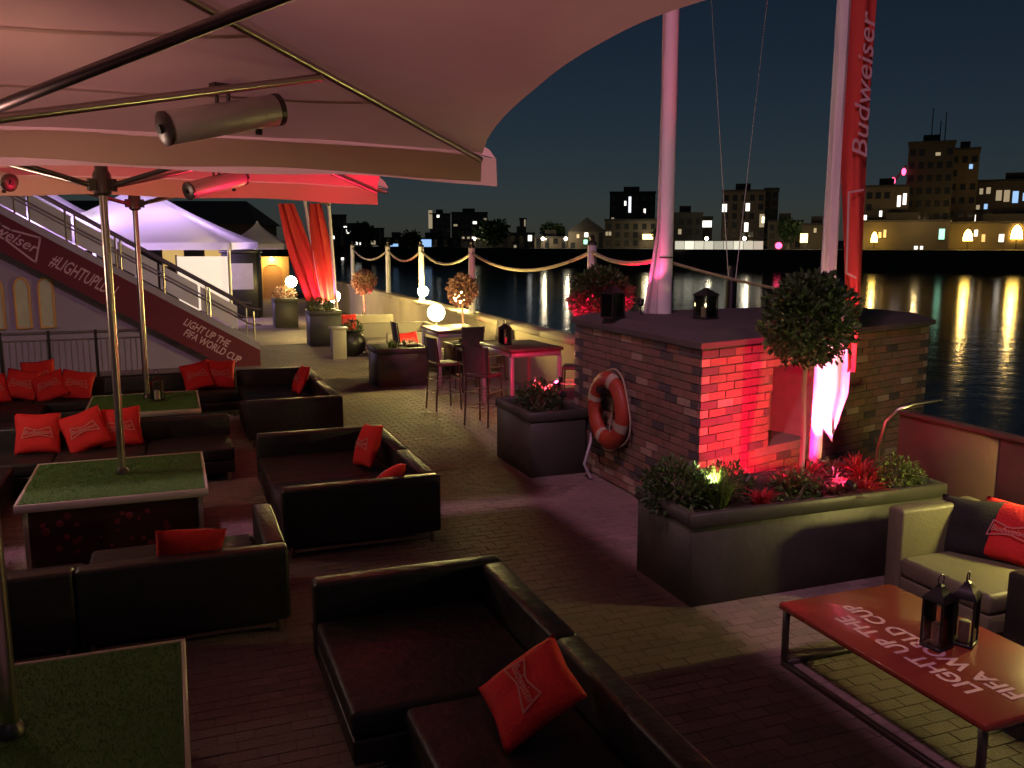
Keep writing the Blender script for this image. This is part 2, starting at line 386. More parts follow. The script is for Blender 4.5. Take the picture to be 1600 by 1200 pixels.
# patio heaters hanging from the struts
def heater(a, b, label):
    a, b = Vector(a), Vector(b); d = (b - a).normalized(); L = (b - a).length
    t = thing('patio_heater', label, 'heater', a.lerp(b, .5), 0, 'tube heaters slung under the umbrella struts')
    q = d.to_track_quat('Z', 'Y').to_matrix().to_4x4()
    MB().lathe([(0.083, -L / 2), (0.088, -L / 2 + .01), (0.088, L / 2 - .01), (0.083, L / 2)], 24, q).build('housing', 'heater', t)
    for s, nm in ((-1, 'end_cap'), (1, 'end_cap')):
        e = MB().lathe([(0.0, s * L / 2 - .004), (0.091, s * L / 2 - .004), (0.091, s * L / 2 + s * .025), (0.07, s * L / 2 + s * .035), (0.0, s * L / 2 + s * .035)][::s], 24, q).build(nm, 'steel_dark', t)
        MB().lathe([(0.024, s * (L / 2 + .03)), (0.024, s * (L / 2 + .05))][::s], 12, q).build('cable_gland', 'black_metal', e)
    side = d.cross(Vector((0, 0, 1))).normalized()
    br = MB(); up = Vector((0, 0, 1))
    for s in (-.035, .035): br.tube([d * s + up * .085, d * s + up * .165], .011, 8)
    br.box(-.06, .06, -.035, .035, .155, .185, Matrix.Rotation(math.atan2(d.y, d.x), 4, 'Z'))
    br.build('bracket', 'steel_dark', t)
    MB().lathe([(0.02, -.03), (0.02, .0)], 10, Matrix.Translation(d * L * .33 - up * .09)).build('status_knob', 'black_metal', t)
h1 = (PD(262, 202, 5.0), PD(433, 170, 5.35))
heater(PD(262, 200, 4.75), PD(430, 172, 5.15), 'steel tube heater under the umbrella whose table has a plain open frame')
heater(PD(297, 298, 9.0), PD(378, 277, 9.5), 'steel tube heater beside the red lit corner of an umbrella')
heater(PD(-40, 270, 9.2), PD(14, 285, 9.0), 'steel tube heater beside the dark stair banner, on the umbrella strut away from the river')

# ================================================================== TURF TABLES
blade = MB(); rb_ = random.Random(11)
def turf_blades(w, d, n, seed):
    r = random.Random(seed); m = MB()
    for _ in range(n):
        x, y = r.uniform(-w / 2, w / 2), r.uniform(-d / 2, d / 2); a = r.uniform(0, 6.28); h = r.uniform(.008, .018); q = .003
        m.v += [(x - q * math.cos(a), y - q * math.sin(a), 0), (x + q * math.cos(a), y + q * math.sin(a), 0), (x + r.uniform(-.01, .01), y + r.uniform(-.01, .01), h)]
        k = len(m.v); m.f.append((k - 3, k - 2, k - 1))
    return m
def turf_table(x0, x1, y0, y1, label, picture=False, seed=0):
    cx, cy = (x0 + x1) / 2, (y0 + y1) / 2; w, d = x1 - x0, y1 - y0
    t = thing('turf_table', label, 'table', (cx, cy, 0), 0, 'square turf topped tables round the umbrella poles')
    MB().box(-w / 2 + .025, w / 2 - .025, -d / 2 + .025, d / 2 - .025, .555, .596).build('turf_top', 'turf', t, smooth=False)
    tag(turf_blades(w - .07, d - .07, 9000, seed).build('turf_blades', 'blade', t, (0, 0, .595), smooth=False), None, None, kind='stuff')
    for a in ((-w / 2, w / 2, -d / 2, -d / 2 + .022), (-w / 2, w / 2, d / 2 - .022, d / 2), (-w / 2, -w / 2 + .022, -d / 2 + .024, d / 2 - .024), (w / 2 - .022, w / 2, -d / 2 + .024, d / 2 - .024)):
        rb('edge_trim', 'trim', t, *a, .535, .603, .004, 1)
    for sx in (-1, 1):
        for sy in (-1, 1):
            rb('leg', 'trim' if picture else 'steel_dark', t, sx * (w / 2 - .07) - .02, sx * (w / 2 - .07) + .02, sy * (d / 2 - .07) - .02, sy * (d / 2 - .07) + .02, 0, .534, .004, 1)
    if picture:
        for sy, sgn in ((-d / 2 + .06, -1), (d / 2 - .06, 1)):
            p = MB().box(-w / 2 + .095, w / 2 - .095, sy - .006, sy + .006, .03, .53).build('picture_panel', 'picture', t, smooth=False)
            r = random.Random(seed + sgn)
            for k in range(26):
                cx_, cz = r.uniform(-w / 2 + .16, w / 2 - .16), r.uniform(.06, .47); rr = r.uniform(.012, .035)
                MB().lathe([(rr, 0), (rr * .9, .002)], 10, Matrix.Translation((cx_, sy + sgn * .007, cz)) @ Matrix.Rotation(R(90) * (1 if sgn < 0 else -1), 4, 'X')).build('printed_lamp', 'bulb_print', p)
        for sx in (-1, 1):
            MB().box(sx * (w / 2 - .06) - .006, sx * (w / 2 - .06) + .006, -d / 2 + .095, d / 2 - .095, .03, .53).build('side_panel', 'picture', t, smooth=False)
    else:
        MB().box(-w / 2 + .05, w / 2 - .05, -.02, .02, .06, .10).build('stretcher', 'steel_dark', t, smooth=False)
    return t
turf_table(-1.46, -0.03, 3.38, 4.83, 'green turf topped table with plain legs, its far side against a black sofa back', seed=1)
turf_table(-1.27, 0.21, 7.86, 9.33, 'green turf topped table with a dark red lamp picture on its front', True, 2)
turf_table(-1.08, 0.28, 11.78, 13.28, 'green turf topped table with a black lantern on it', seed=3)

# ================================================================== SOFAS
SG = 'black vinyl lounge sofas under the umbrellas'
def sofa(x0, x1, y0, y1, backs, label, seams=0, seat_mat='vinyl_top', body='vinyl', top=.62, T=.15, group=SG):
    t = thing('lounge_sofa', label, 'sofa', ((x0 + x1) / 2, (y0 + y1) / 2, 0), 0, group)
    w, d = x1 - x0, y1 - y0; X0, X1, Y0, Y1 = -w / 2, w / 2, -d / 2, d / 2; g = .004
    sx0, sx1, sy0, sy1 = X0, X1, Y0, Y1
    if 'N' in backs: rb('backrest', body, t, X0, X1, Y1 - T, Y1, .1, top, .03); sy1 = Y1 - T - g
    if 'S' in backs: rb('backrest', body, t, X0, X1, Y0, Y0 + T, .1, top, .03); sy0 = Y0 + T + g
    if 'E' in backs: rb('backrest', body, t, X1 - T, X1, sy0, sy1, .1, top - .002, .03); sx1 = X1 - T - g
    if 'W' in backs: rb('backrest', body, t, X0, X0 + T, sy0, sy1, .1, top - .002, .03); sx0 = X0 + T + g
    rb('seat_base', body, t, sx0 + .004, sx1 - .004, sy0 + .004, sy1 - .004, .1, .235, .012, 2)
    n = max(1, seams)
    for i in range(n):
        if (sx1 - sx0) >= (sy1 - sy0):
            a = sx0 + (sx1 - sx0) * i / n; b = sx0 + (sx1 - sx0) * (i + 1) / n
            rb('seat_cushion', seat_mat, t, a + .003, b - .003, sy0, sy1, .238, .385, .035)
        else:
            a = sy0 + (sy1 - sy0) * i / n; b = sy0 + (sy1 - sy0) * (i + 1) / n
            rb('seat_cushion', seat_mat, t, sx0, sx1, a + .003, b - .003, .238, .385, .035)
    for sx in (X0 + .07, X1 - .07):
        for sy in (Y0 + .07, Y1 - .07):
            MB().lathe([(.018, 0), (.02, .006), (.02, .1)], 10).build('leg', 'steel', t, (sx, sy, 0))
    if 'S' in backs: MB().box(X0 + .1, X1 - .1, Y0 + .05, Y0 + .075, .045, .07).build('base_rail', 'steel', t, smooth=False)
    return t
sofa(0.72, 1.95, 4.12, 5.45, 'NE', 'black corner sofa holding a lone red cushion, across from the plain legged turf table')
sofa(0.98, 1.95, 2.0, 4.11, 'E', 'black straight sofa joined to the corner sofa that holds a lone red cushion', 2)
sofa(0.78, 2.17, 8.655, 9.95, 'NE', 'black corner sofa with a red cushion slumped in its corner, beside the picture fronted table', 1)
sofa(0.78, 2.17, 7.5, 8.645, 'SE', 'black corner sofa showing its broad outer back, beside the picture fronted table', 1)
sofa(0.92, 2.1, 13.5, 15.1, 'NE', 'black corner sofa with one red cushion, opposite the lantern table and nearest the stair foot', 1)
sofa(0.84, 2.1, 11.95, 13.49, 'SE', 'black corner sofa with its plain outer back toward the path, opposite the lantern table', 1)
sofa(-2.9, 0.9, 14.25, 15.1, 'N', 'long black sofa in front of the metal railing, with a row of red cushions', 4)
sofa(-2.2, 0.58, 10.35, 11.3, 'N', 'long black sofa with two upright red cushions, behind the picture fronted table', 3)
sofa(-0.672, 0.66, 6.05, 7.2, 'SE', 'black corner sofa turning its outer back to the plain legged turf table', 1)
sofa(-2.0, -0.68, 6.05, 6.95, 'S', 'short black sofa joined to the corner sofa by the plain legged turf table', 1)
sofa(-2.5, -1.62, 7.0, 10.3, 'W', 'black sofa on the stair side of the picture fronted table', 3)
sofa(-2.6, -1.75, 11.5, 14.2, 'W', 'black sofa at the railing end of the lantern table', 2)
# right hand lounge by the river
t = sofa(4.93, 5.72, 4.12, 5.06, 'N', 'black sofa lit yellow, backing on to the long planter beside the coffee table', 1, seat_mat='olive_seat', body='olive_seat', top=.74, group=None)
sofa(4.99, 5.9, 3.12, 4.06, 'W', 'black armchair turned away from the coffee table, in front of the yellow lit sofa', 1, top=.58, group=None)
sofa(5.73, 6.06, 4.08, 5.06, 'E', 'black sofa arm unit with a red cushion, against the brown parapet', 1, top=.62, group=None)

# ================================================================== CUSHIONS
def pillow_h(x, y, s, th):
    u, v = min(1, abs(x) / (s / 2)), min(1, abs(y) / (s / 2))
    return th * (max(0, 1 - u ** 2.6) * max(0, 1 - v ** 2.6)) ** 0.55
def pillow_mesh(s=.46, th=.075, N=16, seed=0):
    v = []; f = []
    for sd in (1, -1):
        for i in range(N + 1):
            for j in range(N + 1):
                a, b = -1 + 2 * i / N, -1 + 2 * j / N
                pin = 1 - .08 * (1 - abs(a * b)) * max(abs(a), abs(b)) ** 6
                x, y = a * s / 2 * pin, b * s / 2 * pin
                wr = (.008 * noise.noise(Vector((x * 11 + seed * 3, y * 11, seed))) - .02 * max(0, 1 - ((x - .06 * math.sin(seed * 2)) ** 2 + (y + .05) ** 2) / .012)) * (1 - max(abs(a), abs(b)))
                v.append((x, y, sd * (pillow_h(a * s / 2, b * s / 2, s, th) + wr)))
    o = (N + 1) ** 2
    for i in range(N):
        for j in range(N):
            a = i * (N + 1) + j; f.append((a, a + N + 1, a + N + 2, a + 1)); f.append((o + a, o + a + 1, o + a + N + 2, o + a + N + 1))
    me = bpy.data.meshes.new('cushion'); me.from_pydata(v, [], f)
    bm = bmesh.new(); bm.from_mesh(me); bmesh.ops.remove_doubles(bm, verts=bm.verts, dist=.0005); bm.to_mesh(me); bm.free()
    me.shade_smooth(); return me
PIL = [pillow_mesh(seed=k) for k in range(3)]
def logo_mesh(s=.46, th=.075, width=.30):
    bm = bmesh.new()
    mb = MB(); 
    pts = []
    for i in range(len(BOW)):
        a, b = Vector(BOW[i]), Vector(BOW[(i + 1) % len(BOW)])
        for k in range(5): pts.append(tuple((a + (b - a) * k / 5) * width))
    ribbon2d(mb, pts, .009, 0, .0015)
    me = mb.mesh('logo', False); bm.from_mesh(me)
    tm = text_mesh('Budweiser', .062, .25, 0.0006, .0007); bm.from_mesh(tm)
    for v in bm.verts:
        v.co.z += pillow_h(v.co.x, v.co.y, s, th) + .004 + .006
    out = bpy.data.meshes.new('bow_tie_logo'); bm.to_mesh(out); bm.free(); return out
LOGO = logo_mesh()
CG = 'red logo cushions on the black sofas'
def cushion(loc, face, tilt, roll, label, m='red_cloth', group=CG, logo=True, k=0):
    """face: compass angle of the front (deg, 0 = +x); tilt: 90 stands upright, 0 lies flat"""
    o = put('cushion', PIL[k % 3], m, None, loc)
    mt = Matrix.Rotation(R(face), 4, 'Z') @ Matrix.Rotation(R(tilt), 4, 'Y') @ Matrix.Rotation(R(90), 4, 'Z') @ Matrix.Rotation(R(roll), 4, 'Z')
    o.rotation_euler = mt.to_euler(); tag(o, label, 'cushion', group)
    if logo: put('bow_tie_logo', LOGO, 'print_faint', o)
    return o
cushion((1.50, 3.70, .57), 195, 38, -22, 'red cushion with white bow tie logo alone on the corner sofa by the path', k=0)
cushion((1.82, 9.0, .60), 190, 68, 8, 'red cushion slumped in a corner sofa beside the picture fronted table', k=1)
cushion((1.78, 7.95, .50), 150, 40, 20, 'red cushion lying low behind the broad outer sofa back', k=2)
cushion((1.80, 13.9, .58), 185, 65, 5, 'red cushion leaning on the corner sofa nearest the stair foot', k=0)
cushion((0.32, 14.72, .60), -95, 62, 14, 'tilted red cushion on the railing sofa, neighbour of the upright one near the sofa corner', k=1)
cushion((0.66, 14.78, .60), -88, 72, -4, 'upright red cushion with a bright logo at the corner end of the railing sofa', k=2)
for i, (x, y, z, fc, tl, rl) in enumerate(((-2.5, 14.6, .56, -80, 60, 8), (-2.12, 14.72, .60, -95, 66, -10), (-1.9, 14.85, .70, -85, 78, 4), (-1.74, 14.6, .57, -100, 56, 22), (-1.38, 14.62, .57, -88, 60, -12))):
    cushion((x, y, z), fc, tl, rl, ('red cushion at the far stair end of the railing sofa', 'red cushion second from the stair end of the railing sofa', 'red cushion perched highest in the pile on the railing sofa', 'red cushion tipped on a corner in the pile on the railing sofa', 'red cushion ending the pile nearest the lantern table')[i], k=i)
cushion((-1.45, 10.86, .60), -86, 70, -3, 'square upright red cushion on the sofa behind the picture fronted table', k=0)
cushion((-0.98, 10.84, .60), -94, 66, 20, 'tipped red cushion with a pale logo on the sofa behind the picture fronted table', k=1)
cushion((-0.62, 10.95, .59), -90, 72, 3, 'red cushion half hidden by the umbrella pole on the sofa behind the picture fronted table', k=2)
cushion((0.02, 6.36, .555), 90, 62, 6, 'red cushion just showing over the sofa back next to the plain legged turf table', k=0)
cushion((5.62, 4.55, .60), 200, 68, 0, 'red cushion leaning in the yellow lit lounge beside the brown parapet', k=1, group=None)
cushion((5.50, 4.80, .57), 205, 76, 3, 'black cushion tucked behind the red one in the yellow lit lounge', m='dark_cloth', group=None, logo=False, k=2)

# ================================================================== COFFEE TABLE
ct = thing('coffee_table', 'low red lacquered coffee table with white printed lettering beside the long planter', 'table', (3.97, 3.68, 0))
rb('table_top', 'table_red', ct, -.455, .455, -.785, .785, .375, .42, .012, 2)
for sx in (-1, 1):
    for sy in (-1, 1): rb('leg', 'steel_dark', ct, sx * .42 - .018, sx * .42 + .018, sy * .745 - .018, sy * .745 + .018, .036, .373, .004, 1)
    rb('floor_rail', 'steel_dark', ct, sx * .42 - .018, sx * .42 + .018, -.763, .763, .0, .034, .004, 1)
for sy in (-1, 1): rb('cross_rail', 'steel_dark', ct, -.40, .40, sy * .745 - .015, sy * .745 + .015, .004, .034, .004, 1)
for s, lx in (('LIGHT UP THE', -.235), ('FIFA WORLD CUP', -.075)):
    put('lettering', text_mesh(s, .155, 0, .004, .0006), 'print_pale', ct, (lx, -.04, .4215), (0, 0, R(90)))

# ================================================================== LANTERNS
def lantern(loc, label, h=.30, w=.13, lit=True, rz=.3):
    t = thing('lantern', label, 'lantern', loc, rz, 'black candle lanterns')
    rb('base', 'black_metal', t, -w / 2, w / 2, -w / 2, w / 2, 0, .018, .004, 1)
    z1 = h * .74
    for sx in (-1, 1):
        for sy in (-1, 1): MB().box(sx * w * .44 - .006, sx * w * .44 + .006, sy * w * .44 - .006, sy * w * .44 + .006, .018, z1).build('corner_post', 'black_metal', t, smooth=False)
        MB().box(sx * w * .44 - .0015, sx * w * .44 + .0015, -w * .38, w * .38, .02, z1).build('pane', 'glass', t, smooth=False)
        MB().box(-w * .38, w * .38, sx * w * .44 - .0015, sx * w * .44 + .0015, .02, z1).build('pane', 'glass', t, smooth=False)
    rf = MB().lathe([(w * .72, z1), (w * .72, z1 + .012), (w * .45, h * .86), (w * .2, h * .94), (w * .2, h * .96), (0.0, h)], 4, Matrix.Rotation(R(45), 4, 'Z')).build('roof', 'black_metal', t)
    MB().tube([(w * .22 * math.cos(a), 0, h + .02 + w * .22 * math.sin(a)) for a in [i * math.pi / 6 for i in range(13)]], .004, 6).build('ring', 'black_metal', rf)
    MB().lathe([(w * .24, .018), (w * .24, h * .36), (w * .2, h * .37)], 14).build('candle', 'candle', t)
    if lit: MB().lathe([(.002, h * .38), (.007, h * .41), (.005, h * .45), (.0005, h * .49)], 8).build('flame', 'flame', t)
    return t
lantern((-0.24, 12.6, .60), 'black lantern standing on the turf table beside the umbrella pole', .36, .15, False)
lantern((3.95, 3.62, .42), 'black lantern on the red coffee table, on the side toward the path', .38, .13, False, .2)
lantern((4.13, 3.60, .42), 'black lantern on the red coffee table, on the side toward the river', .38, .13, False, .5)
lantern((PZ(957, 497, 1.85).x, PZ(957, 497, 1.85).y, 1.852), 'black lantern on the brick block in front of the red lit bay tree', .36, .2, False)
lantern((PZ(1102, 498, 1.85).x, PZ(1102, 498, 1.85).y, 1.852), 'black lantern with a burning candle on the brick block beside the white mast', .34, .2, True)

# ================================================================== FOLIAGE
def leaves(n, c, rad, size, seed=0, shell=.35, sq=(1, 1, 1), aspect=.5):
    r = random.Random(seed); m = MB(); c = Vector(c)
    for _ in range(n):
        d = Vector((r.gauss(0, 1), r.gauss(0, 1), r.gauss(0, 1))).normalized()
        k = rad * (1 - shell * r.random() ** 1.6) * (1 + .20 * noise.noise(d * 2.3 + Vector((seed, 0, 0))) + .16 * noise.noise(d * 6.5 + Vector((0, seed, 0))))
        p = c + Vector((d.x * sq[0], d.y * sq[1], d.z * sq[2])) * k
        a = (d + Vector((r.uniform(-1, 1), r.uniform(-1, 1), r.uniform(-.6, 1))) * .9).normalized()
        b = a.orthogonal().normalized(); b = Matrix.Rotation(r.uniform(0, 6.28), 3, a) @ b
        L = size * r.uniform(.45, 1.45); W = L * aspect; up = a.cross(b)
        m.v += [p - b * W * .1, p + a * L * .5 - b * W * .5 + up * .08 * L, p + a * L, p + a * L * .5 + b * W * .5 + up * .08 * L]
        o = len(m.v); m.f.append((o - 4, o - 3, o - 2, o - 1))
    return m
def bay_tree(x, y, z0, zc, rad, label, n=6500, size=.055, m='leaf'):
    t = thing('bay_tree', label, 'tree', (x, y, z0))
    h = zc - z0
    tr = MB().tube([(0, 0, 0), (.012, .006, h * .3), (-.008, .01, h * .6), (0, 0, h)], .024, 10, .018)
    for k in range(7):
        a = k * .9; tr.tube([(0, 0, h * .82), (math.cos(a) * rad * .35, math.sin(a) * rad * .35, h * .95 + .1 * rad), (math.cos(a) * rad * .7, math.sin(a) * rad * .7, h + .5 * rad * math.sin(k))], .011, 6, .004)
    tr.build('trunk', 'bark', t)
    mb = leaves(n, (0, 0, h), rad, size, int(x * 10), .6)
    mb.build('crown', m, t, smooth=False); return t
def planter(x0, x1, y0, y1, h, label, group='dark box planters', rim=.045):
    t = thing('planter', label, 'planter', ((x0 + x1) / 2, (y0 + y1) / 2, 0), 0, group); w, d = (x1 - x0) / 2, (y1 - y0) / 2
    for a in ((-w, w, -d, -d + .03), (-w, w, d - .03, d), (-w, -w + .03, -d + .032, d - .032), (w - .03, w, -d + .032, d - .032)):
        rb('side_panel', 'planter', t, *a, 0, h - .11, .005, 1)
    for a in ((-w - .018, w + .018, -d - .018, -d + rim), (-w - .018, w + .018, d - rim, d + .018), (-w - .018, -w + rim, -d + rim + .002, d - rim - .002), (w - rim, w + .018, -d + rim + .002, d - rim - .002)):
        rb('rim', 'planter', t, *a, h - .108, h, .006, 1)
    MB().box(-w + .032, w - .032, -d + .032, d - .032, .01, h - .07).build('soil', 'soil', t, smooth=False)
    return t
def grass(x, y, z, label, n=90, h=.28, spread=.16, m='leaf_b', seed=0, name='grass_tuft', cat='plant', w=.012):
    r = random.Random(seed); t = thing(name, label, cat, (x, y, z)); mb = MB()
    for _ in range(n):
        a = r.uniform(0, 6.28); q = r.random() ** .7; L = h * r.uniform(.6, 1.1); lean = q * spread * 1.3
        b = Vector((math.cos(a) * q * spread * .35, math.sin(a) * q * spread * .35, 0)); s = Vector((-math.sin(a), math.cos(a), 0)) * w * .5
        m1 = b + Vector((math.cos(a) * lean * .35, math.sin(a) * lean * .35, L * .6)); e = b + Vector((math.cos(a) * lean, math.sin(a) * lean, L * (1 - .3 * q)))
        mb.v += [b - s, b + s, m1 - s * .8, m1 + s * .8, e]; o = len(mb.v); mb.f += [(o - 5, o - 4, o - 2, o - 3), (o - 3, o - 2, o - 1)]
    mb.build('blades', m, t, smooth=False); return t
def shrub(x, y, z, rad, label, n=900, size=.035, m='leaf', seed=0, sq=(1, 1, .8), group=None):
    t = thing('shrub', label, 'shrub', (x, y, z), 0, group)
    leaves(n, (0, 0, rad * .55), rad, size, seed, .55, sq).build('foliage', m, t, smooth=False)
    st = MB()
    for k in range(5):
        a = k * 1.26; st.tube([(0, 0, -.01), (math.cos(a) * rad * .3, math.sin(a) * rad * .3, rad * .4), (math.cos(a) * rad * .55, math.sin(a) * rad * .55, rad * .8)], .008, 5, .003)
    st.build('stem', 'bark', t); return t
def uplight(loc, to, power, col, lens, label, spot=100, size=.03, group='small spotlights'):
    t = thing('spotlight', label, 'spotlight', loc, 0, group); d = (Vector(to) - Vector(loc)).normalized()
    q = d.to_track_quat('Z', 'Y').to_matrix().to_4x4()
    MB().lathe([(.018, -.05), (.034, -.035), (.036, .035), (.031, .035), (.031, .022)], 14, q).build('housing', 'black_metal', t)
    MB().lathe([(.0, .022), (.029, .022), (.029, .026), (.0, .026)], 14, q).build('lens', lens, t)
    MB().tube([(0, 0, -.14), (0, 0, -.03)], .008, 6).build('spike', 'black_metal', t)
    lamp('spot_lamp', 'SPOT', t, tuple(d * .045), power, col, size, (-d).to_track_quat('Z', 'Y').to_euler(), R(spot), .5)
    return t
uplight((UM[0][0] - .12, UM[0][1] - .1, 2.95), (UM[0][0] + .3, UM[0][1] + .6, 3.9), 30, (1, .50, .44), 'lens_warm', 'small uplighter clamped to the umbrella pole of the plain legged turf table', 165, .05)  # invented fill light for the canopy underside, kept out of view
REDL = (1.0, 0.004, 0.06); PINK = (1.0, 0.08, 0.30)

planter(3.48, 5.88, 5.43, 6.26, .72, 'long dark planter with a bay tree, in front of the brick block')
bay_tree(4.87, 5.98, .64, 2.06, .36, 'bay tree with a dark round head in front of the brick block')
uplight((5.02, 6.08, .80), (5.60, 6.40, 1.45), 420, PINK, 'lens_red', 'pink spotlight in the long planter aimed up the flag', 58)
uplight((5.12, 6.2, .76), (5.15, 7.3, 1.22), 210, REDL, 'lens_red', 'red spotlight in the long planter washing the brick block', 118, .09)
uplight((4.25, 5.85, .80), (4.6, 5.95, 1.2), 30, REDL, 'lens_red', 'red spotlight in the long planter among low red flowers', 150)
uplight((3.80, 5.66, .82), (3.86, 5.80, 1.1), 40, (1, .95, .5), 'lens_warm', 'warm white spotlight in the long planter inside a grass tuft', 120)
grass(3.86, 5.72, .65, 'bright grass tuft lit from within at the path end of the long planter', 260, .36, .22, 'leaf_b', 1)
shrub(3.62, 5.9, .63, .26, 'dark shrub spilling over the path end of the long planter', 1500, .05, 'leaf', 2)
uplight((5.25, 6.15, .76), (5.55, 6.38, 3.2), 240, (1, .42, .32), 'lens_warm', 'narrow warm spotlight aimed up the tall flag', 30)  # extra lamp put in to brighten the upper flag
shrub(4.12, 5.95, .63, .21, 'low dark green shrub between the grass tuft and the red flowers', 600, .04, 'leaf', 3)
grass(4.22, 5.62, .65, 'small plant with red leaves near the rim of the long planter', 50, .16, .12, 'petal', 4, 'red_flower', 'flower', .03)
shrub(4.55, 5.66, .62, .2, 'low mounded green shrub in front of the bay tree stem', 700, .035, 'leaf', 5)
uplight((5.06, 5.60, .74), (5.0, 5.95, .86), 26, PINK, 'lens_red', 'pink spotlight near the rim of the long planter under the red plants', 140)
for k_, (x_, y_, h_, m_) in enumerate(((4.66, 5.9, .2, 'leaf_r'), (4.95, 6.0, .24, 'petal'), (5.2, 6.0, .22, 'leaf_r'), (5.42, 5.95, .26, 'petal'), (5.2, 5.6, .15, 'petal'), (4.95, 5.58, .13, 'leaf_r'))):
    grass(x_, y_, .65, ('low bronze plant behind the bay tree foot', 'tall red plant behind the pink spotlight', 'bronze plant at the foot of the flag pole', 'tall red plant in front of the flag', 'short red plant on the rim before the flag', 'short bronze plant on the rim before the bay tree')[k_], 110, h_, .19, m_, 40 + k_, 'bedding_plant', 'plant', .024)
grass(4.80, 5.80, .65, 'pink lit leafy plant at the foot of the bay tree', 120, .18, .2, 'leaf_r', 6, 'bedding_plant', 'plant', .022)
grass(5.08, 5.84, .65, 'red lit leafy plant beside the pink spotlight', 120, .2, .2, 'leaf_r', 7, 'bedding_plant', 'plant', .022)
grass(5.32, 5.75, .65, 'spiky red plant near the round yellow green shrub', 90, .26, .17, 'petal', 8, 'red_flower', 'flower', .016)
shrub(5.62, 5.68, .63, .20, 'round yellow green shrub at the river end of the long planter', 1500, .03, 'leaf_b', 9)
planter(3.74, 4.44, 9.26, 10.38, .76, 'square dark planter butted against the lifebuoy side of the brick block')
shrub(4.05, 9.75, .66, .28, 'dark bushy shrub in the square planter by the lifebuoy', 1500, .045, 'leaf', 12)
shrub(4.3, 10.2, .66, .2, 'red lit shrub in the corner of the square planter by the lifebuoy', 700, .045, 'leaf_r', 13)
uplight((4.22, 9.45, .92), (1.75, 10.8, 3.2), 650, (1, .03, .09), 'lens_red', 'red spotlight in the square planter shining up under the umbrella', 62)
uplight((4.58, 10.42, .88), (4.3, 10.3, 1.2), 60, REDL, 'lens_red', 'red spotlight glowing in the red lit shrub beside the brick block', 120)
uplight((4.7, 10.6, .9), (5.15, 13.0, .85), 150, REDL, 'lens_red', 'red spotlight behind the brick block aimed at the bar table', 75)  # extra lamp put in to redden the bar table
planter(4.5, 5.5, 9.85, 10.7, .76, 'dark planter hidden behind the brick block, with a red lit bay tree')
bay_tree(5.02, 10.12, .66, 1.98, .37, 'bay tree lit bright red behind the brick block', 6500, .055, 'leaf')
uplight((4.80, 9.92, .84), (5.0, 10.0, 1.9), 900, REDL, 'lens_red', 'red spotlight under the path side of the bay tree behind the brick block', 80)
uplight((5.28, 9.92, .84), (5.05, 10.0, 1.9), 900, REDL, 'lens_red', 'red spotlight under the river side of the bay tree behind the brick block', 80)

# ================================================================== BRICK BLOCK
bk = thing('brick_block', 'brick block with a stone top, a lifebuoy on its side and a niche', 'brick block', (4.5, 6.97, 0))
A, Bp, Cp, Dp = Vector((0, 0)), Vector((3.8, 1.09)), Vector((3.8, 2.73)), Vector((0, 2.73))
HB = 1.72; ins = .012
fu = (Bp - A).normalized(); fnrm = Vector((fu.y, -fu.x)); fl = (Bp - A).length
NI = (1.02, 1.72, .66, 1.32)     # niche u0,u1,z0,spring
FM = Matrix(((fu.x, -fnrm.x, 0, 0), (fu.y, -fnrm.y, 0, 0), (0, 0, 1, 0), (0, 0, 0, 1)))   # local (u, inward, z)
core = MB()
def fp(u, w): return (fu.x * u - fu.y * w, fu.y * u + fu.x * w)
uq = (ins + .5 * fu.y) / fu.x; Qp = fp(uq, .5)
core.prism([(ins, ins + .004), fp(NI[0], ins), fp(NI[0], .5), Qp], 0, HB); core.prism([fp(NI[1], ins), fp(fl - .02, ins), fp(fl - .02, .5), fp(NI[1], .5)], 0, HB)
core.box(NI[0] + .001, NI[1] - .001, ins, .5, 0, NI[2], FM)
arc = [(NI[0] + .001, NI[3] - .08)] + [((NI[0] + NI[1]) / 2 - math.cos(i * math.pi / 10) * .34, NI[3] - .08 + .2 * math.sin(i * math.pi / 10)) for i in range(1, 10)] + [(NI[1] - .001, NI[3] - .08), (NI[1] - .001, HB), (NI[0] + .001, HB)]
core.prism([(x, -z) for x, z in arc], -.5, -ins, FM @ Matrix.Rotation(R(90), 4, 'X') @ Matrix.Diagonal((1, -1, -1, 1)) @ Matrix.Diagonal((1, -1, 1, 1)))
core.prism([(Qp[0], Qp[1] + .002), (fp(fl - .02, .5)[0], fp(fl - .02, .5)[1] + .002), (3.76, 2.72), (ins, 2.72)], 0, HB)
core.build('core', 'mortar', bk, smooth=False)
BH, BL, J = .08, .235, .011
bm_full = MB().box(0, BL - J, 0, .02, 0, BH - J).mesh('brick', False); bm_half = MB().box(0, BL / 2 - J, 0, .02, 0, BH - J).mesh('brick', False)
nb = 0; restb = {k_: MB() for k_ in ('brick', 'brick_b', 'brick_q', 'brick_p')}; rk = random.Random(5)
def inniche(u0, u1, z0, z1):
    if u1 < NI[0] or u0 > NI[1] or z1 < NI[2]: return False
    um = min(max((u0 + u1) / 2, NI[0]), NI[1]); a = (um - (NI[0] + NI[1]) / 2) / .35
    return (z0 + z1) / 2 < NI[3] - .08 + .2 * math.sqrt(max(0, 1 - a * a)) + .03
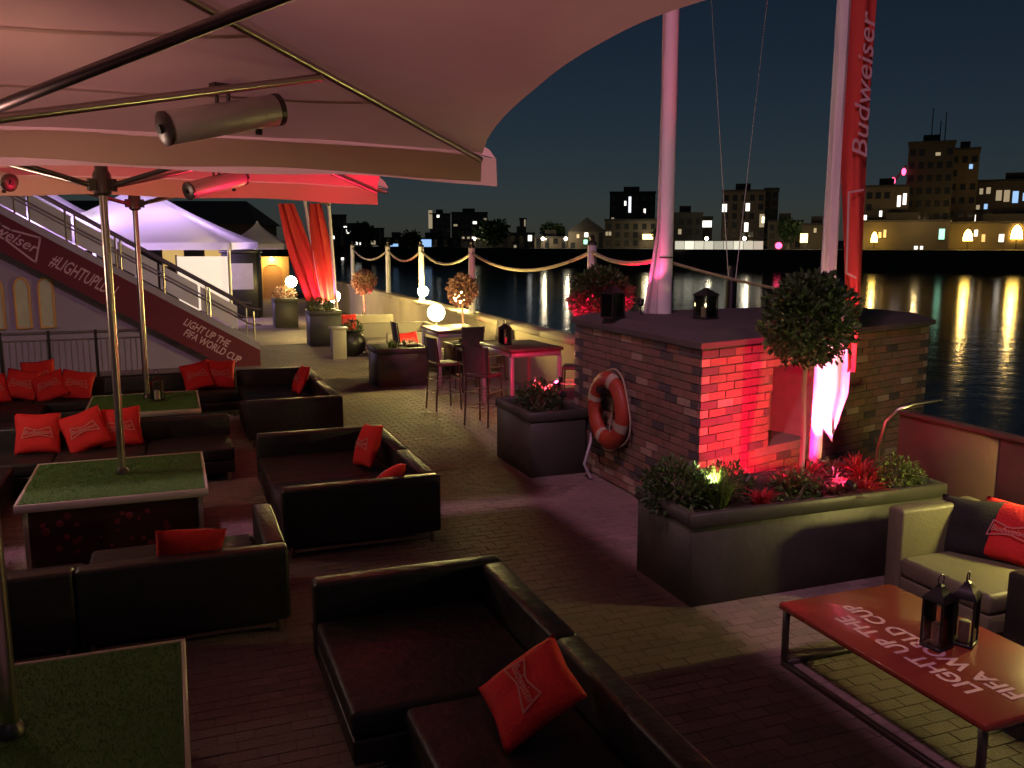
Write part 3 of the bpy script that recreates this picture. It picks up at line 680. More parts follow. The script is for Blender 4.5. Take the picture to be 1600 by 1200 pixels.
def lay(mtx, length, front):
    global nb
    n = int(length / BL)
    for c in range(21):
        z = c * BH + .03; u = 0; half = c % 2; first = True
        while u < length - .05:
            L = BL / 2 if (first and half) else BL
            if u + L > length - .01: L = length - u
            quo = first or u + L > length - .02
            first = False
            u_next = u + L
            if front and z + BH > NI[2] + .03 and z < NI[3] - .12 and u < NI[1] and u + L > NI[0]:
                if u < NI[0] - .06: L = NI[0] - u
                elif u + L > NI[1] + .06: L = u + L - NI[1]; u = NI[1]
                else: u = u_next; continue
            elif front and inniche(u, u + L, z, z + BH): u = u_next; continue
            mname = ('brick_q' if c % 2 == 0 else 'brick_p') if quo else rk.choice(('brick', 'brick', 'brick', 'brick_b', 'brick_b', 'brick_q', 'brick_p') if rk.random() < .75 else ('brick', 'brick_b'))
            if quo and front and u > 1 and c == 20: mname = 'brick_p'
            prd = rk.uniform(-.004, .006)
            m2 = mtx @ Matrix.Translation((u, ins - .02 - prd, z))
            if nb < 300 and (quo or (front and c > 4)):
                o = put('brick', bm_full, mname, bk, m2.translation, m2.to_euler()); o.scale = ((L - J) / (BL - J), 1, 1); nb += 1
            else:
                restb[mname].box(0, L - J, 0, .02, 0, BH - J, m2)
            u = u_next
lay(FM, fl, True)
LM = Matrix(((0, 1, 0, 0), (-1, 0, 0, 2.73), (0, 0, 1, 0), (0, 0, 0, 1)))
lay(LM, 2.73, False)
for k_ in restb: tag(restb[k_].build('brickwork', k_, bk, smooth=False), None, None, kind='stuff')
o4 = [(-.04, -.05), (3.86, 1.06), (3.86, 2.78), (-.04, 2.78)]; i4 = [(.12, .22), (3.72, 1.27), (3.72, 2.62), (.12, 2.62)]
cp = MB().add([(x, y, HB + .003) for x, y in o4] + [(x, y, HB + .055) for x, y in o4] + [(x, y, 1.85) for x, y in i4],
              [(3, 2, 1, 0), (8, 9, 10, 11)] + [(i, (i + 1) % 4, 4 + (i + 1) % 4, 4 + i) for i in range(4)] + [(4 + i, 4 + (i + 1) % 4, 8 + (i + 1) % 4, 8 + i) for i in range(4)])
cp.build('coping', 'stone', bk, smooth=False)
# lifebuoy
lb = thing('lifebuoy', 'orange lifebuoy with pale bands hung on the side of the brick block', 'lifebuoy', (4.38, 8.59, .87), R(90))
tor = MB()
def torus(mb, Rm, r, n=40, k=14, a0=0, a1=2 * math.pi, rs=1):
    pts = n + 1; vs = []; fs = []
    for i in range(pts):
        a = a0 + (a1 - a0) * i / n
        for j in range(k):
            b = 2 * math.pi * j / k; q = Rm + r * math.cos(b); vs.append((q * math.cos(a), r * .72 * rs * math.sin(b), q * math.sin(a)))
    for i in range(n):
        for j in range(k): fs.append((i * k + j, i * k + (j + 1) % k, (i + 1) * k + (j + 1) % k, (i + 1) * k + j))
    mb.add(vs, fs)
torus(tor, .33, .098); tor.build('ring', 'buoy', lb)
for a in (20, 110, 200, 290):
    b = MB(); torus(b, .33, .102, 6, 14, R(a - 7), R(a + 7)); b.build('band', 'pale_seat', lb)
MB().tube([((.45 + .03 * math.sin(4 * t_)) * math.cos(t_), -.03, (.45 + .03 * math.sin(4 * t_)) * math.sin(t_)) for t_ in [i * 2 * math.pi / 48 for i in range(49)]], .009, 6).build('grab_line', 'rope', lb)
MB().tube([(.05, -.08, .40), (.06, -.09, .0), (.12, -.08, -.25), (-.1, -.085, -.3)], .009, 6).build('throw_rope', 'rope', lb)
MB().box(-.05, .05, .07, .12, .2, .26).build('hook', 'black_metal', lb, smooth=False)
# power cable dropped by the planter
tag(MB().tube([(4.36, 8.95, .02), (4.30, 9.0, .18), (4.40, 9.05, .42), (4.44, 9.12, .5)], .018, 8).build('hose', 'grey_metal'), 'pale hose drooping between the square planter and the lifebuoy', 'hose')

# ================================================================== RIVER PARAPETS
pw = thing('parapet_wall', 'yellowish stone parapet with a flat coping along the bar tables', 'wall', (6.28, 9.8, 0))
MB().box(-.13, .13, 0, 26, 0, 1.0).build('wall_body', 'quay', pw, smooth=False)
for i in range(16):
    rb('coping_stone', 'quay', pw, -.2, .2, i * 1.62 + .004, i * 1.62 + 1.616, 1.003, 1.10, .012, 1)
put('wall_number', text_mesh('432', .2, 0, .006, .002), 'logo', pw, (-.134, 3.35, .86), (R(90), 0, R(-90)))
bp_ = thing('brown_parapet', 'brown panelled river parapet behind the yellow lit lounge', 'parapet', (6.3, 2.0, 0))
for i in range(4):
    rb('panel', 'rust', bp_, -.04, .04, i * 1.09 + .006, i * 1.09 + 1.084, .03, 1.1, .006, 1)
rb('top_rail', 'rust', bp_, -.06, .06, 0, 4.36, 1.103, 1.14, .006, 1)
hr = thing('handrail', 'bent pale steel handrail rising at the end of the brown parapet', 'handrail', (6.2, 6.5, 0))
MB().tube([(-.02, .0, .0), (-.02, 0, .75), (0.0, -.05, 1.02), (.06, -.12, 1.14), (.2, -.16, 1.19), (.5, -.2, 1.22)], .022, 10).build('rail', 'steel', hr)
MB().lathe([(.05, 0), (.05, .012), (.024, .014)], 12).build('foot_plate', 'steel', hr, (-.02, 0, 0))

# posts and ropes
POST = [(6.3, 13.0, 2.62), (6.3, 19.1, 2.52), (6.3, 23.4, 2.52), (6.3, 27.3, 2.5), (6.3, 33.0, 2.5)]
names = ['pink lit at its foot, next to the red bay tree', 'beside the globe lamp nearest the bar stools', 'between two globe lamps on the parapet', 'beyond the globe lamps, rising over the far sofas', 'at the far end of the rope run']
for (x, y, z), nm in zip(POST, names):
    t = thing('rope_post', 'white round parapet post ' + nm, 'post', (x, y, 1.1), 0, 'white rope posts on the parapet')
    MB().lathe([(.085, 0), (.085, .02), (.075, .03), (.072, z - 1.1)], 16).build('shaft', 'white_paint', t)
    MB().lathe([(.08, z - 1.1), (.08, z - 1.06), (.03, z - 1.03), (.045, z - .97), (.0, z - .93)], 14).build('finial', 'steel_dark', t)
def rope(a, b, sag, label, r=.03, n=26):
    a, b = Vector(a), Vector(b)
    pts = [a.lerp(b, i / n) - Vector((0, 0, sag * 4 * (i / n) * (1 - i / n))) for i in range(n + 1)]
    tag(MB().tube(pts, r, 7).build('rope', 'rope'), label, 'rope', 'ropes slung between the posts')
MAST = PZ(1037, 490, 1.85); MAST.z = 1.852
tops = [(x, y, z - .1) for x, y, z in POST]
rope((MAST.x, MAST.y, 2.5), tops[0], .12, 'rope from the white mast to the pink lit post')
for i, s in enumerate((.34, .3, .3, .35)):
    rope(tops[i], tops[i + 1], s, ('long rope sagging between the pink lit post and the post by the bar stools', 'rope between the posts on either side of the first globe lamp', 'rope between the posts flanking the pair of globe lamps', 'rope running to the last post of the row')[i])
rope((MAST.x, MAST.y, 2.46), (8.2, 9.6, 1.95), .05, 'red lit rope from the white mast down toward the stays', .02)

# white mast on the block with a pink cloth on its foot
ms = thing('white_mast', 'thick white mast standing on the brick block with a red lit cloth tied on', 'mast', MAST)
MB().lathe([(.09, 0), (.087, 1.0), (.085, 2.4), (.08, 5.5)], 20).build('shaft', 'white_paint', ms)
MB().lathe([(.092, .64), (.092, .66)], 20).build('band', 'steel_dark', ms)
c = MB(); vs = []; fs = []
for i in range(25):
    z = .0 + i * .19
    w = .16 * max(.12, 1 - z * .9) + .01
    for j in range(7):
        u = j / 6
        p = -RT * (.075 + w * u) + Vector((0, 0, z)) - Vector((FW.x, FW.y, 0)) * (.03 + .03 * math.sin(u * 9 + z * 2))
        vs.append(p)
for i in range(24):
    for j in range(6): a = i * 7 + j; fs.append((a, a + 1, a + 8, a + 7))
c.add(vs, fs).build('tied_cloth', 'flag_white', ms)
uplight((MAST.x - .36, MAST.y - .1, 2.0), (MAST.x - .14, MAST.y, 2.6), 30, PINK, 'lens_red', 'pink spotlight at the foot of the white mast', 60)
uplight((6.12, 13.0, 1.24), (6.3, 13.0, 1.8), 40, (1, .35, .2), 'lens_red', 'orange pink spotlight at the foot of the rope post by the red bay tree', 70)
st = thing('mast_stays', 'pair of thin wire stays meeting low beyond the brick block', 'wire', (9.0, 12.0, WZ))
base = PD(1143, 445, 14.5)
for x in (1108, 1206):
    e = PD(x, -60, 15.5)
    MB().tube([base - st.location + RT * (x - 1150) * .001, e - st.location], .007, 6).build('wire', 'white_paint', st)
MB().lathe([(.10, 0), (.09, base.z - WZ + .05), (.05, base.z - WZ + .12), (.05, base.z - WZ + .3)], 12).build('mooring_pile', 'black_metal', st, (base.x - 9, base.y - 12, 0))

# ------------------------------------------------------------------ flag on a pole behind the long planter
FPp = Vector((5.37, 6.42, 0))
fg = thing('flag', 'tall red and white furled flag with white lettering on a pole behind the long planter', 'flag', FPp)
MB().tube([(0, 0, 0), (.03, .0, 3), (.06, 0, 7)], .055, 16).build('pole', 'white_paint', fg)
nF = -Vector((FW.x, FW.y, 0)).normalized()
def cloth(z0, z1, u0f, u1f, off, m, nm, NZ=60, NU=14, seed=0):
    mb = MB(); vs = []; fs = []
    for i in range(NZ + 1):
        z = z0 + (z1 - z0) * i / NZ
        for j in range(NU + 1):
            q = j / NU; u = u0f(z) + (u1f(z) - u0f(z)) * q
            wv = .028 * math.sin(q * 8 + z * .9 + seed) * min(1, .35 + q) + .012 * noise.noise(Vector((u * 9, z * 1.3, seed)))
            vs.append(RT * (u + z * .0085) + nF * (off + wv) + Vector((0, 0, z)))
    for i in range(NZ):
        for j in range(NU): a = i * (NU + 1) + j; fs.append((a, a + 1, a + NU + 2, a + NU + 1))
    return mb.add(vs, fs).build(nm, m, fg)
red = cloth(1.55, 6.4, lambda z: .03 + max(0, .17 - abs(z - 1.6) * .10), lambda z: .26 + .02 * math.sin(z), .09, 'flag_red', 'red_cloth', 80)
cloth(.92, 2.05, lambda z: -.02 + .13 * max(0, (1.12 - z) / .2) , lambda z: .235 - .12 * max(0, (1.35 - z) / .43), .075, 'flag_white', 'white_fold', 30, seed=3)
cloth(1.95, 6.4, lambda z: -.075, lambda z: .05, .065, 'flag_white', 'white_hem', 60, 6, seed=5)
fo = Matrix((( 0, RT.x, nF.x), (0, RT.y, nF.y), (1, 0, 0)))   # text x -> up
def on_flag(me, z, u, nm, rot=None, off=.135):
    o = put(nm, me, 'print_pale', fg, RT * (u + z * .0085) + nF * off + Vector((0, 0, z)))
    mt = Matrix((RT, Vector((0, 0, 1)), nF)).transposed().to_4x4() @ Matrix.Rotation(R(90), 4, 'Z')
    o.rotation_euler = mt.to_euler(); return o
fl_t = on_flag(text_mesh('Budweiser', .26, .3, .0, .0015), 3.95, .165, 'lettering'); fl_t.scale = (1.05, .72, 1)
for pts, w_ in (([(3.12, -.10), (3.10, .02), (2.42, .0), (2.38, -.08)], .016), ([(1.98, -.09), (2.02, .03)], .02), ([(5.4, -.08), (5.2, -.02), (4.9, -.09)], .016)):
    ln = MB(); ribbon2d(ln, pts, w_, 0, .003, False); on_flag(ln.mesh('lines', False), 0, .14, 'printed_line', off=.137)

# ================================================================== BAR TABLES AND STOOLS
def bar_table(x, y, w, d, label, rz=0.0):
    t = thing('bar_table', label, 'table', (x, y, 0), rz, 'high bar tables by the parapet')
    rb('table_top', 'wood_top', t, -w / 2, w / 2, -d / 2, d / 2, 1.0, 1.05, .006, 1)
    for sx in (-1, 1):
        for sy in (-1, 1): rb('leg', 'grey_metal', t, sx * (w / 2 - .05) - .03, sx * (w / 2 - .05) + .03, sy * (d / 2 - .05) - .03, sy * (d / 2 - .05) + .03, 0, .915, .004, 1)
        rb('apron', 'grey_metal', t, sx * (w / 2 - .05) - .02, sx * (w / 2 - .05) + .02, -d / 2 + .09, d / 2 - .09, .918, .998, .004, 1)
    for sy in (-1, 1): rb('apron', 'grey_metal', t, -w / 2 + .03, w / 2 - .03, sy * (d / 2 - .05) - .02, sy * (d / 2 - .05) + .02, .918, .998, .004, 1)
    return t
bar_table(5.2, 13.3, .92, 1.2, 'high bar table with a lantern, edges lit red', R(4))
lantern((4.95, 13.35, 1.05), 'black lantern on the red lit bar table', .34, .16, False)
bar_table(5.0, 16.4, .92, 1.2, 'high bar table carrying the brightest globe lamp')
def bar_stool(x, y, rz, label):
    t = thing('bar_stool', label, 'stool', (x, y, 0), R(rz), 'woven bar stools')
    rb('seat', 'weave', t, -.2, .2, -.2, .2, .72, .77, .02, 2)
    b = MB(); vs = []; fs = []
    for i in range(7):
        z = .78 + i * .065
        for j in range(9):
            u = -1 + j / 4; vs.append((-.19 - .05 * i / 6 + .03 * u * u, u * .2, z))
    for i in range(6):
        for j in range(8): a = i * 9 + j; fs.append((a, a + 1, a + 10, a + 9))
    o = len(vs); vs += [(x_ - .018, y_, z_) for x_, y_, z_ in vs]; fs += [tuple(o + k for k in f[::-1]) for f in fs]
    b.add(vs, fs).build('backrest', 'weave', t)
    for sx in (-1, 1):
        for sy in (-1, 1):
            MB().tube([(sx * .21, sy * .2, 0), (sx * .185, sy * .185, .72)] if sx > 0 else [(-.23, sy * .2, 0), (-.185, sy * .19, .72), (-.245, sy * .205, 1.18)], .013, 8).build('leg', 'steel_dark', t)
    for z in (.28, .5):
        for a, b_ in (((.2, -.195), (.2, .195)), ((-.215, -.195), (-.215, .195)), ((-.215, -.195), (.2, -.195)), ((-.215, .195), (.2, .195))):
            MB().tube([(a[0], a[1], z), (b_[0], b_[1], z)], .009, 6).build('footrest', 'steel', t)
    return t
bar_stool(4.25, 12.35, 40, 'woven bar stool with a red lit edge standing next to the square planter')
bar_stool(4.05, 13.75, 8, 'woven bar stool on the path side of the two bar tables')
bar_stool(5.85, 12.6, 150, 'woven bar stool between the red lit bar table and the parapet')
bar_stool(4.15, 16.6, 0, 'woven bar stool on the path side of the globe lamp table')
bar_stool(5.0, 15.35, 90, 'woven bar stool between the two bar tables')
bar_stool(5.75, 16.3, 180, 'woven bar stool between the globe lamp table and the parapet')

# ================================================================== GLOBE LAMPS
def globe_lamp(x, y, z, h, r, label, m='globe'):
    t = thing('globe_lamp', label, 'lamp', (x, y, z), 0, 'round glowing globe lamps')
    MB().lathe([(.09, 0), (.09, .015), (.025, .03), (.016, .05), (.016, h - r * .95), (.05, h - r * .93), (.05, h - r * .85)], 16).build('stand', 'steel', t)
    MB().sphere((0, 0, h), r, 24, 14).build('globe', m, t)
    return t
globe_lamp(6.2, 19.75, 1.1, .30, .13, 'glowing globe lamp on the parapet beside the rope post nearest the bar stools')
globe_lamp(6.2, 22.9, 1.1, .27, .135, 'glowing globe lamp on the parapet behind the reddish clipped tree')
globe_lamp(4.72, 16.5, 1.05, .28, .16, 'brightest glowing globe lamp standing on a bar table', 'globe_hot')
globe_lamp(4.12, 24.35, .0, 1.2, .16, 'glowing globe lamp beside the red lit flag and planter')
globe_lamp(PZ(455, 440, 1.4).x, PZ(455, 440, 1.4).y, .0, 1.4, .17, 'small glowing globe lamp by the ochre archway')
# same kind of lamp just out of view beside the lounge, it lights the sofa and the long planter
ll = globe_lamp(6.16, 4.05, .0, 1.32, .085, 'low glowing globe lamp under a black shade between the lounge and the brown parapet', 'globe_lounge')
MB().lathe([(.17, 1.365), (.172, 1.365), (.10, 1.46), (.02, 1.49), (.02, 1.485), (.095, 1.455)], 20).build('shade', 'black_metal', ll)  # unseen shade added to keep this lamp's light off the canopies

globe_lamp(-3.2, 9.2, .0, 2.35, .15, 'glowing globe lamp on a tall post on the stair side of the umbrellas', 'globe_post')  # unseen lamp added to brighten the left cushions and turf tables

# far lounge
planter(3.5, 4.45, 16.15, 17.0, .72, 'brown planter box with yellow lit plants beside the bar stools')
grass(3.85, 16.5, .62, 'yellow lit grass in the brown planter box', 110, .3, .2, 'leaf_b', 21)
grass(4.22, 16.55, .62, 'orange lit grass in the brown planter box', 90, .26, .18, 'leaf_r', 22)
uplight((4.05, 16.35, .80), (4.0, 16.75, 1.0), 12, (1, .85, .4), 'lens_warm', 'warm spotlight in the brown planter box', 120)
PG = 'pale sofas of the far lounge'
sofa(4.3, 5.5, 18.2, 19.0, 'N', 'pale sofa lit yellow behind the brown planter box', 2, 'pale_seat', 'pale_seat', .72, group=PG)
sofa(4.2, 5.9, 20.6, 21.5, 'NE', 'pale corner sofa beneath the parapet globe lamps', 2, 'pale_seat', 'pale_seat', .72, group=PG)
sofa(4.0, 5.6, 23.0, 23.9, 'N', 'pale sofa farthest along the parapet', 2, 'pale_seat', 'pale_seat', .72, group=PG)
cushion((4.7, 18.6, .55), -90, 60, 5, 'red cushion on the pale sofa behind the brown planter box', k=1, group=None)
cushion((4.3, 23.4, .58), -90, 60, 0, 'red cushion on the pale sofa farthest along the parapet', k=2, group=None)
planter(5.3, 5.95, 17.3, 18.0, .6, 'dark planter with a reddish clipped tree between the parapet globe lamps')
bay_tree(5.62, 17.65, .52, 1.68, .30, 'reddish lit clipped tree between the parapet globe lamps', 2500, .06, 'leaf_r')
uplight((5.5, 17.45, .68), (5.62, 17.65, 1.6), 60, (1, .16, .07), 'lens_red', 'orange red spotlight under the clipped tree by the globe lamps', 120)
planter(4.7, 5.3, 24.4, 25.0, .6, 'dark planter with a small red lit tree near the far sofas')
bay_tree(5.0, 24.7, .52, 1.55, .30, 'small red lit tree near the farthest pale sofa', 1800, .07, 'leaf_r')
uplight((4.9, 24.5, .68), (5.0, 24.7, 1.4), 90, REDL, 'lens_red', 'red spotlight under the small tree near the farthest pale sofa', 120)
planter(3.3, 4.1, 23.2, 24.0, .9, 'tall black planter on the path under the red flags')
shrub(3.6, 23.6, .8, .32, 'dark shrub in the tall black planter under the red flags', 900, .06, 'leaf', 31)
planter(3.0, 3.7, 28.6, 29.4, .9, 'tall black planter on the path nearest the ochre archway')
shrub(3.35, 29.0, .8, .34, 'shrub in the black planter nearest the ochre archway', 700, .07, 'leaf_r', 32)
uplight((3.75, 23.8, .98), (3.6, 24.3, 2.2), 150, PINK, 'lens_red', 'red spotlight in the tall black planter washing the hanging flags', 120)
pot = thing('plant_pot', 'round dark bulbous plant pot on the path edge', 'pot', (3.95, 21.0, 0))
MB().lathe([(.16, 0), (.3, .12), (.34, .3), (.28, .48), (.2, .55), (.23, .6), (.19, .6), (.17, .52)], 20).build('body', 'black_metal', pot)
shrub(3.95, 21.0, .5, .24, 'dark shrub in the round bulbous pot', 500, .06, 'leaf', 33)
pb = thing('menu_stand', 'pale upright box stand with a small light beside the round pot', 'stand', (3.55, 20.6, 0))
rb('body', 'pale_seat', pb, -.16, .16, -.16, .16, .0, .68, .01, 1); rb('top', 'pale_seat', pb, -.19, .19, -.19, .19, .683, .73, .008, 1)
uplight((3.85, 20.5, .86), (3.62, 20.55, .72), 5, (1, .9, .6), 'lens_warm', 'small white light over the pale box stand', 120)

# two red flags hanging from a leaning and an upright pole, lit from the planter
def hung_flag(top, bot, w, label, seed):
    top, bot = Vector(top), Vector(bot)
    t = thing('hanging_flag', label, 'flag', (bot.x, bot.y, 0), 0, 'red lit hanging flags')
    mb = MB(); vs = []; fs = []; NZ, NU = 24, 12; o = Vector((bot.x, bot.y, 0))
    for i in range(NZ + 1):
        q = i / NZ; p = bot.lerp(top, q)
        for j in range(NU + 1):
            u = j / NU - .5; ww = w * (.55 + .45 * math.sin(math.pi * min(1, q * .8 + .15)))
            vs.append(p - o + RT * u * ww + nF * (.07 * math.sin(u * 14 + q * 2 + seed) + .04 * math.cos(u * 5 + seed)))
    for i in range(NZ):
        for j in range(NU): a = i * (NU + 1) + j; fs.append((a, a + 1, a + NU + 2, a + NU + 1))
    mb.add(vs, fs).build('cloth', 'flag_red', t)
    MB().tube([bot - o + RT * w * .5 - Vector((0, 0, bot.z)), top - o + RT * w * .55 + Vector((0, 0, 1.2))], .045, 10).build('pole', 'white_paint', t)
hung_flag(PY(447, 318, 24.4), PY(492, 470, 24.4), .62, 'slanting dark red hanging flag over the black planters', 1)
hung_flag(PY(492, 318, 24.1), PY(512, 470, 24.1), .55, 'upright bright red hanging flag beside a white pole', 4)

# ================================================================== STAIRS ON THE LEFT
YS = 20.0
stx = thing('staircase', 'outdoor staircase with a dark red printed banner along its flank', 'staircase', (1.75, YS, 0))
NSTEP = 27; run, rise = .27, .163
for i in range(NSTEP):
    MB().box(-(i + 1) * run, -i * run, .06, 2.0, (i + 1) * rise - .05, (i + 1) * rise).build('step', 'grey_metal', stx, smooth=False)
SL = rise / run; Lx = NSTEP * run
def para(z0, z1, y0, y1, x0=0.0, x1=-Lx):
    return MB().add([(x0, y0, max(0, -x0 * SL + z0)), (x1, y0, -x1 * SL + z0), (x1, y0, -x1 * SL + z1), (x0, y0, -x0 * SL + z1),
                     (x0, y1, max(0, -x0 * SL + z0)), (x1, y1, -x1 * SL + z0), (x1, y1, -x1 * SL + z1), (x0, y1, -x0 * SL + z1)],
                    [(0, 1, 2, 3), (7, 6, 5, 4), (0, 4, 5, 1), (3, 2, 6, 7), (0, 3, 7, 4), (1, 5, 6, 2)])
MB().prism([(0, 0), (0, .34), (-Lx, Lx * SL + .34), (-Lx, Lx * SL - .42), (-.42 / SL, 0)], 0, .02, Matrix.Translation((0, .02, 0)) @ Matrix.Rotation(R(90), 4, 'X')).build('banner', 'stair_red', stx, smooth=False)
para(.342, .50, .0, .05).build('stringer', 'grey_metal', stx, smooth=False)
para(-.42, .34, 2.02, 2.05).build('stringer', 'grey_metal', stx, smooth=False)
for yo in (.03, 2.03):
    for hz in (.78, 1.12):
        MB().tube([(.05, yo, hz + .1), (-.2, yo, hz + .2 * SL + .02), (-Lx, yo, Lx * SL + hz)], .028 if hz > 1 else .018, 8).build('handrail', 'steel', stx)
    for k in range(9):
        x = -.1 - k * .88; MB().tube([(x, yo, -x * SL + .3), (x, yo, -x * SL + 1.12)], .02, 8).build('baluster', 'steel', stx)
for k in range(8):
    x0_, x1_ = -.3 - k * .85, -1.1 - k * .85
    para(.42, .98, 2.06, 2.075, x0_, x1_).build('balustrade_panel', 'tent', stx, smooth=False)
ANG = math.atan(SL)
def stair_text(s, size, x, zoff, bold=.004, shear=.15, m='print_pale', sx=1.0):
    o = put('lettering', text_mesh(s, size, shear, bold, .001), m, stx, (x, -.004, -x * SL + zoff), (R(90), ANG, 0)); o.scale.x = sx
stair_text('LIGHT UP THE', .22, -1.08, .1, sx=.72); stair_text('FIFA WORLD CUP', .22, -.98, -.13, sx=.72)
stair_text('#LIGHTUPLDN', .36, -3.36, -.05, sx=.55)
lg = MB(); ribbon2d(lg, [(x * 1.5, z * 1.25) for x, z in BOW], .035, -.001, .002)
put('bow_tie_logo', lg.mesh('bow_tie_logo', False), 'print_pale', stx, (-4.72, -.005, 4.72 * SL + .0), (R(90), ANG, 0))
put('lettering', text_mesh('Budweiser', .3, .25, .003, .001), 'print_pale', stx, (-4.72, -.006, 4.72 * SL - .0), (R(90), ANG, 0))
# wall under the stairs with two pale arched windows
uw = thing('stair_wall', 'grey rendered wall under the staircase with two pale arched windows', 'wall', (1.7, 20.3, 0))
MB().add([(-.8, 0, 0), (-7, 0, 0), (-7, 0, 7 * SL - .12), (-.8, 0, .8 * SL - .12), (-.8, .25, 0), (-7, .25, 0), (-7, .25, 7 * SL - .12), (-.8, .25, .8 * SL - .12)],
         [(0, 1, 2, 3), (7, 6, 5, 4), (0, 4, 5, 1), (3, 2, 6, 7), (0, 3, 7, 4), (1, 5, 6, 2)]).build('wall_body', 'render', uw, smooth=False)
for x in (-4.05, -4.48, -4.95):
    pts = [(x - .13, .95), (x + .13, .95), (x + .13, 1.75)] + [(x + .13 * math.cos(a), 1.75 + .2 * math.sin(a)) for a in [i * math.pi / 8 for i in range(1, 8)]] + [(x - .13, 1.75)]
    w = MB().prism([(a, b) for a, b in pts], 0, .03, Matrix.Rotation(R(90), 4, 'X')).build('arched_window', mat('warm_window', (.26, .23, .13), .4, var=.3, emit=(1, .85, .45), es=.03), uw, (0, -.002, 0), smooth=False)
    MB().tube([(a, -.03, b) for a, b in pts + pts[:1]], .025, 6).build('frame', 'ochre', w)
rl = thing('metal_railing', 'grey metal railing of upright bars behind the railing sofa', 'railing', (-.5, 16.3, 0))
MB().tube([(-4.2, 0, 1.2), (0, 0, 1.2)], .025, 8).build('top_rail', 'grey_metal', rl); MB().tube([(-4.2, 0, .12), (0, 0, .12)], .02, 8).build('bottom_rail', 'grey_metal', rl)
MB().tube([(-4.2, 0, 1.08), (0, 0, 1.08)], .014, 8).build('mid_rail', 'grey_metal', rl)
barm = MB().tube([(0, 0, .1), (0, 0, 1.1)], .009, 6).mesh('bar')
for i in range(47): put('bar', barm, 'grey_metal', rl, (-i * .09, 0, 0))
pmesh = MB().box(-.022, .022, -.022, .022, 0, 1.24).mesh('railing_post', False)
for i in range(7): put('railing_post', pmesh, 'black_metal', rl, (-i * .7, -.03, 0))

# ================================================================== TENTS AND BACKDROP
def tent(c, w, ze, zp, label, lampc=None, power=0, poles=True, cat='tent', name='marquee_tent'):
    t = thing(name, label, cat, (c[0], c[1], 0), R(-12))
    mb = MB(); NS, NT = 10, 12; cs = [(w, w), (-w, w), (-w, -w), (w, -w)]
    for k in range(4):
        vs = []; fs = []; a, b = Vector(cs[k]), Vector(cs[(k + 1) % 4])
        for i in range(NS + 1):
            s = i / NS
            for j in range(NT + 1):
                e = a.lerp(b, j / NT); z = zp + (ze - zp) * (s ** .72)
                vs.append((e.x * s, e.y * s, z))
        for i in range(NS):
            for j in range(NT): q = i * (NT + 1) + j; fs.append((q, q + 1, q + NT + 2, q + NT + 1))
        mb.add(vs, fs)
    mb.build('roof', 'tent', t)
    vl = MB()
    for k in range(4):
        a, b = cs[k], cs[(k + 1) % 4]; vl.add([(a[0] * 1.002, a[1] * 1.002, ze), (b[0] * 1.002, b[1] * 1.002, ze), (b[0] * 1.002, b[1] * 1.002, ze - .22), (a[0] * 1.002, a[1] * 1.002, ze - .22)], [(0, 1, 2, 3)])
    vl.build('valance', 'tent', t, smooth=False)
    if poles:
        for a in cs: MB().lathe([(.05, 0), (.05, ze)], 10).build('pole', 'white_paint', t, (a[0] * .97, a[1] * .97, 0))
    else: MB().lathe([(.045, 0), (.045, zp)], 10).build('pole', 'white_paint', t)
    if power:
        for lx, ly in lampc:
            MB().sphere((lx, ly, ze + .1), .14, 14, 8).build('bulb', 'bulb_white', t)
            lamp('bulb_lamp', 'POINT', t, (lx, ly, ze - .25), power, (.66, .40, 1.0), .15)
    return t
c1 = PD(225, 375, 30); tent((c1.x, c1.y), 3.3, 2.62, 4.7, 'large white marquee glowing violet behind the staircase', [(-1.2, -1.5), (1.0, -.5)], 200)
c2 = PD(60, 375, 31); tent((c2.x, c2.y), 2.6, 2.9, 4.9, 'white marquee behind the upper stairs glowing bright white', [(0.6, -1.4)], 320)
c3 = PD(403, 375, 36); tent((c3.x, c3.y), 1.1, 2.55, 3.45, 'small pale pyramid parasol beside the ochre archway', poles=False, cat='parasol', name='small_parasol')
scr = thing('lit_screen', 'cream lit screen standing behind the stair foot', 'screen', tuple(PD(315, 375, 27.5).xy) + (0,), R(-12))
MB().box(-.75, .75, -.03, .03, .55, 2.2).build('panel', 'screen', scr, smooth=False)
for a in ((-.8, -.755, .0, 2.25), (.755, .8, .0, 2.25)): MB().box(a[0], a[1], -.04, .04, a[2], a[3]).build('frame', 'grey_metal', scr, smooth=False)
kq = thing('kiosk', 'black kiosk box between the lit screen and the small parasol', 'kiosk', tuple(PD(376, 375, 31.5).xy) + (0,), R(-12))
rb('body', 'black_metal', kq, -.6, .6, -.6, .6, 0, 2.25, .02, 1); rb('roof', 'black_metal', kq, -.66, .66, -.66, .66, 2.253, 2.35, .02, 1)
MB().box(-.45, .45, -.615, -.602, 1.0, 1.9).build('shutter', 'grey_metal', kq, smooth=False)
ar = thing('ochre_archway', 'small ochre painted archway lit from inside at the far end of the path', 'archway', tuple(PD(424, 375, 41).xy) + (0,), R(-14))
arch = [(-.75, 0), (-.45, 0), (-.45, 1.25)] + [(-.45 * math.cos(i * math.pi / 10), 1.25 + .35 * math.sin(i * math.pi / 10)) for i in range(1, 10)] + [(.45, 1.25), (.45, 0), (.75, 0), (.75, 1.95), (-.75, 1.95)]
MB().prism(arch, -.1, .1, Matrix.Rotation(R(90), 4, 'X')).build('surround', 'ochre', ar, smooth=False)
MB().box(-.45, .45, .12, .16, 0, 1.65).build('door', mat('ochre_door', (.35, .18, .05), .7), ar, smooth=False)
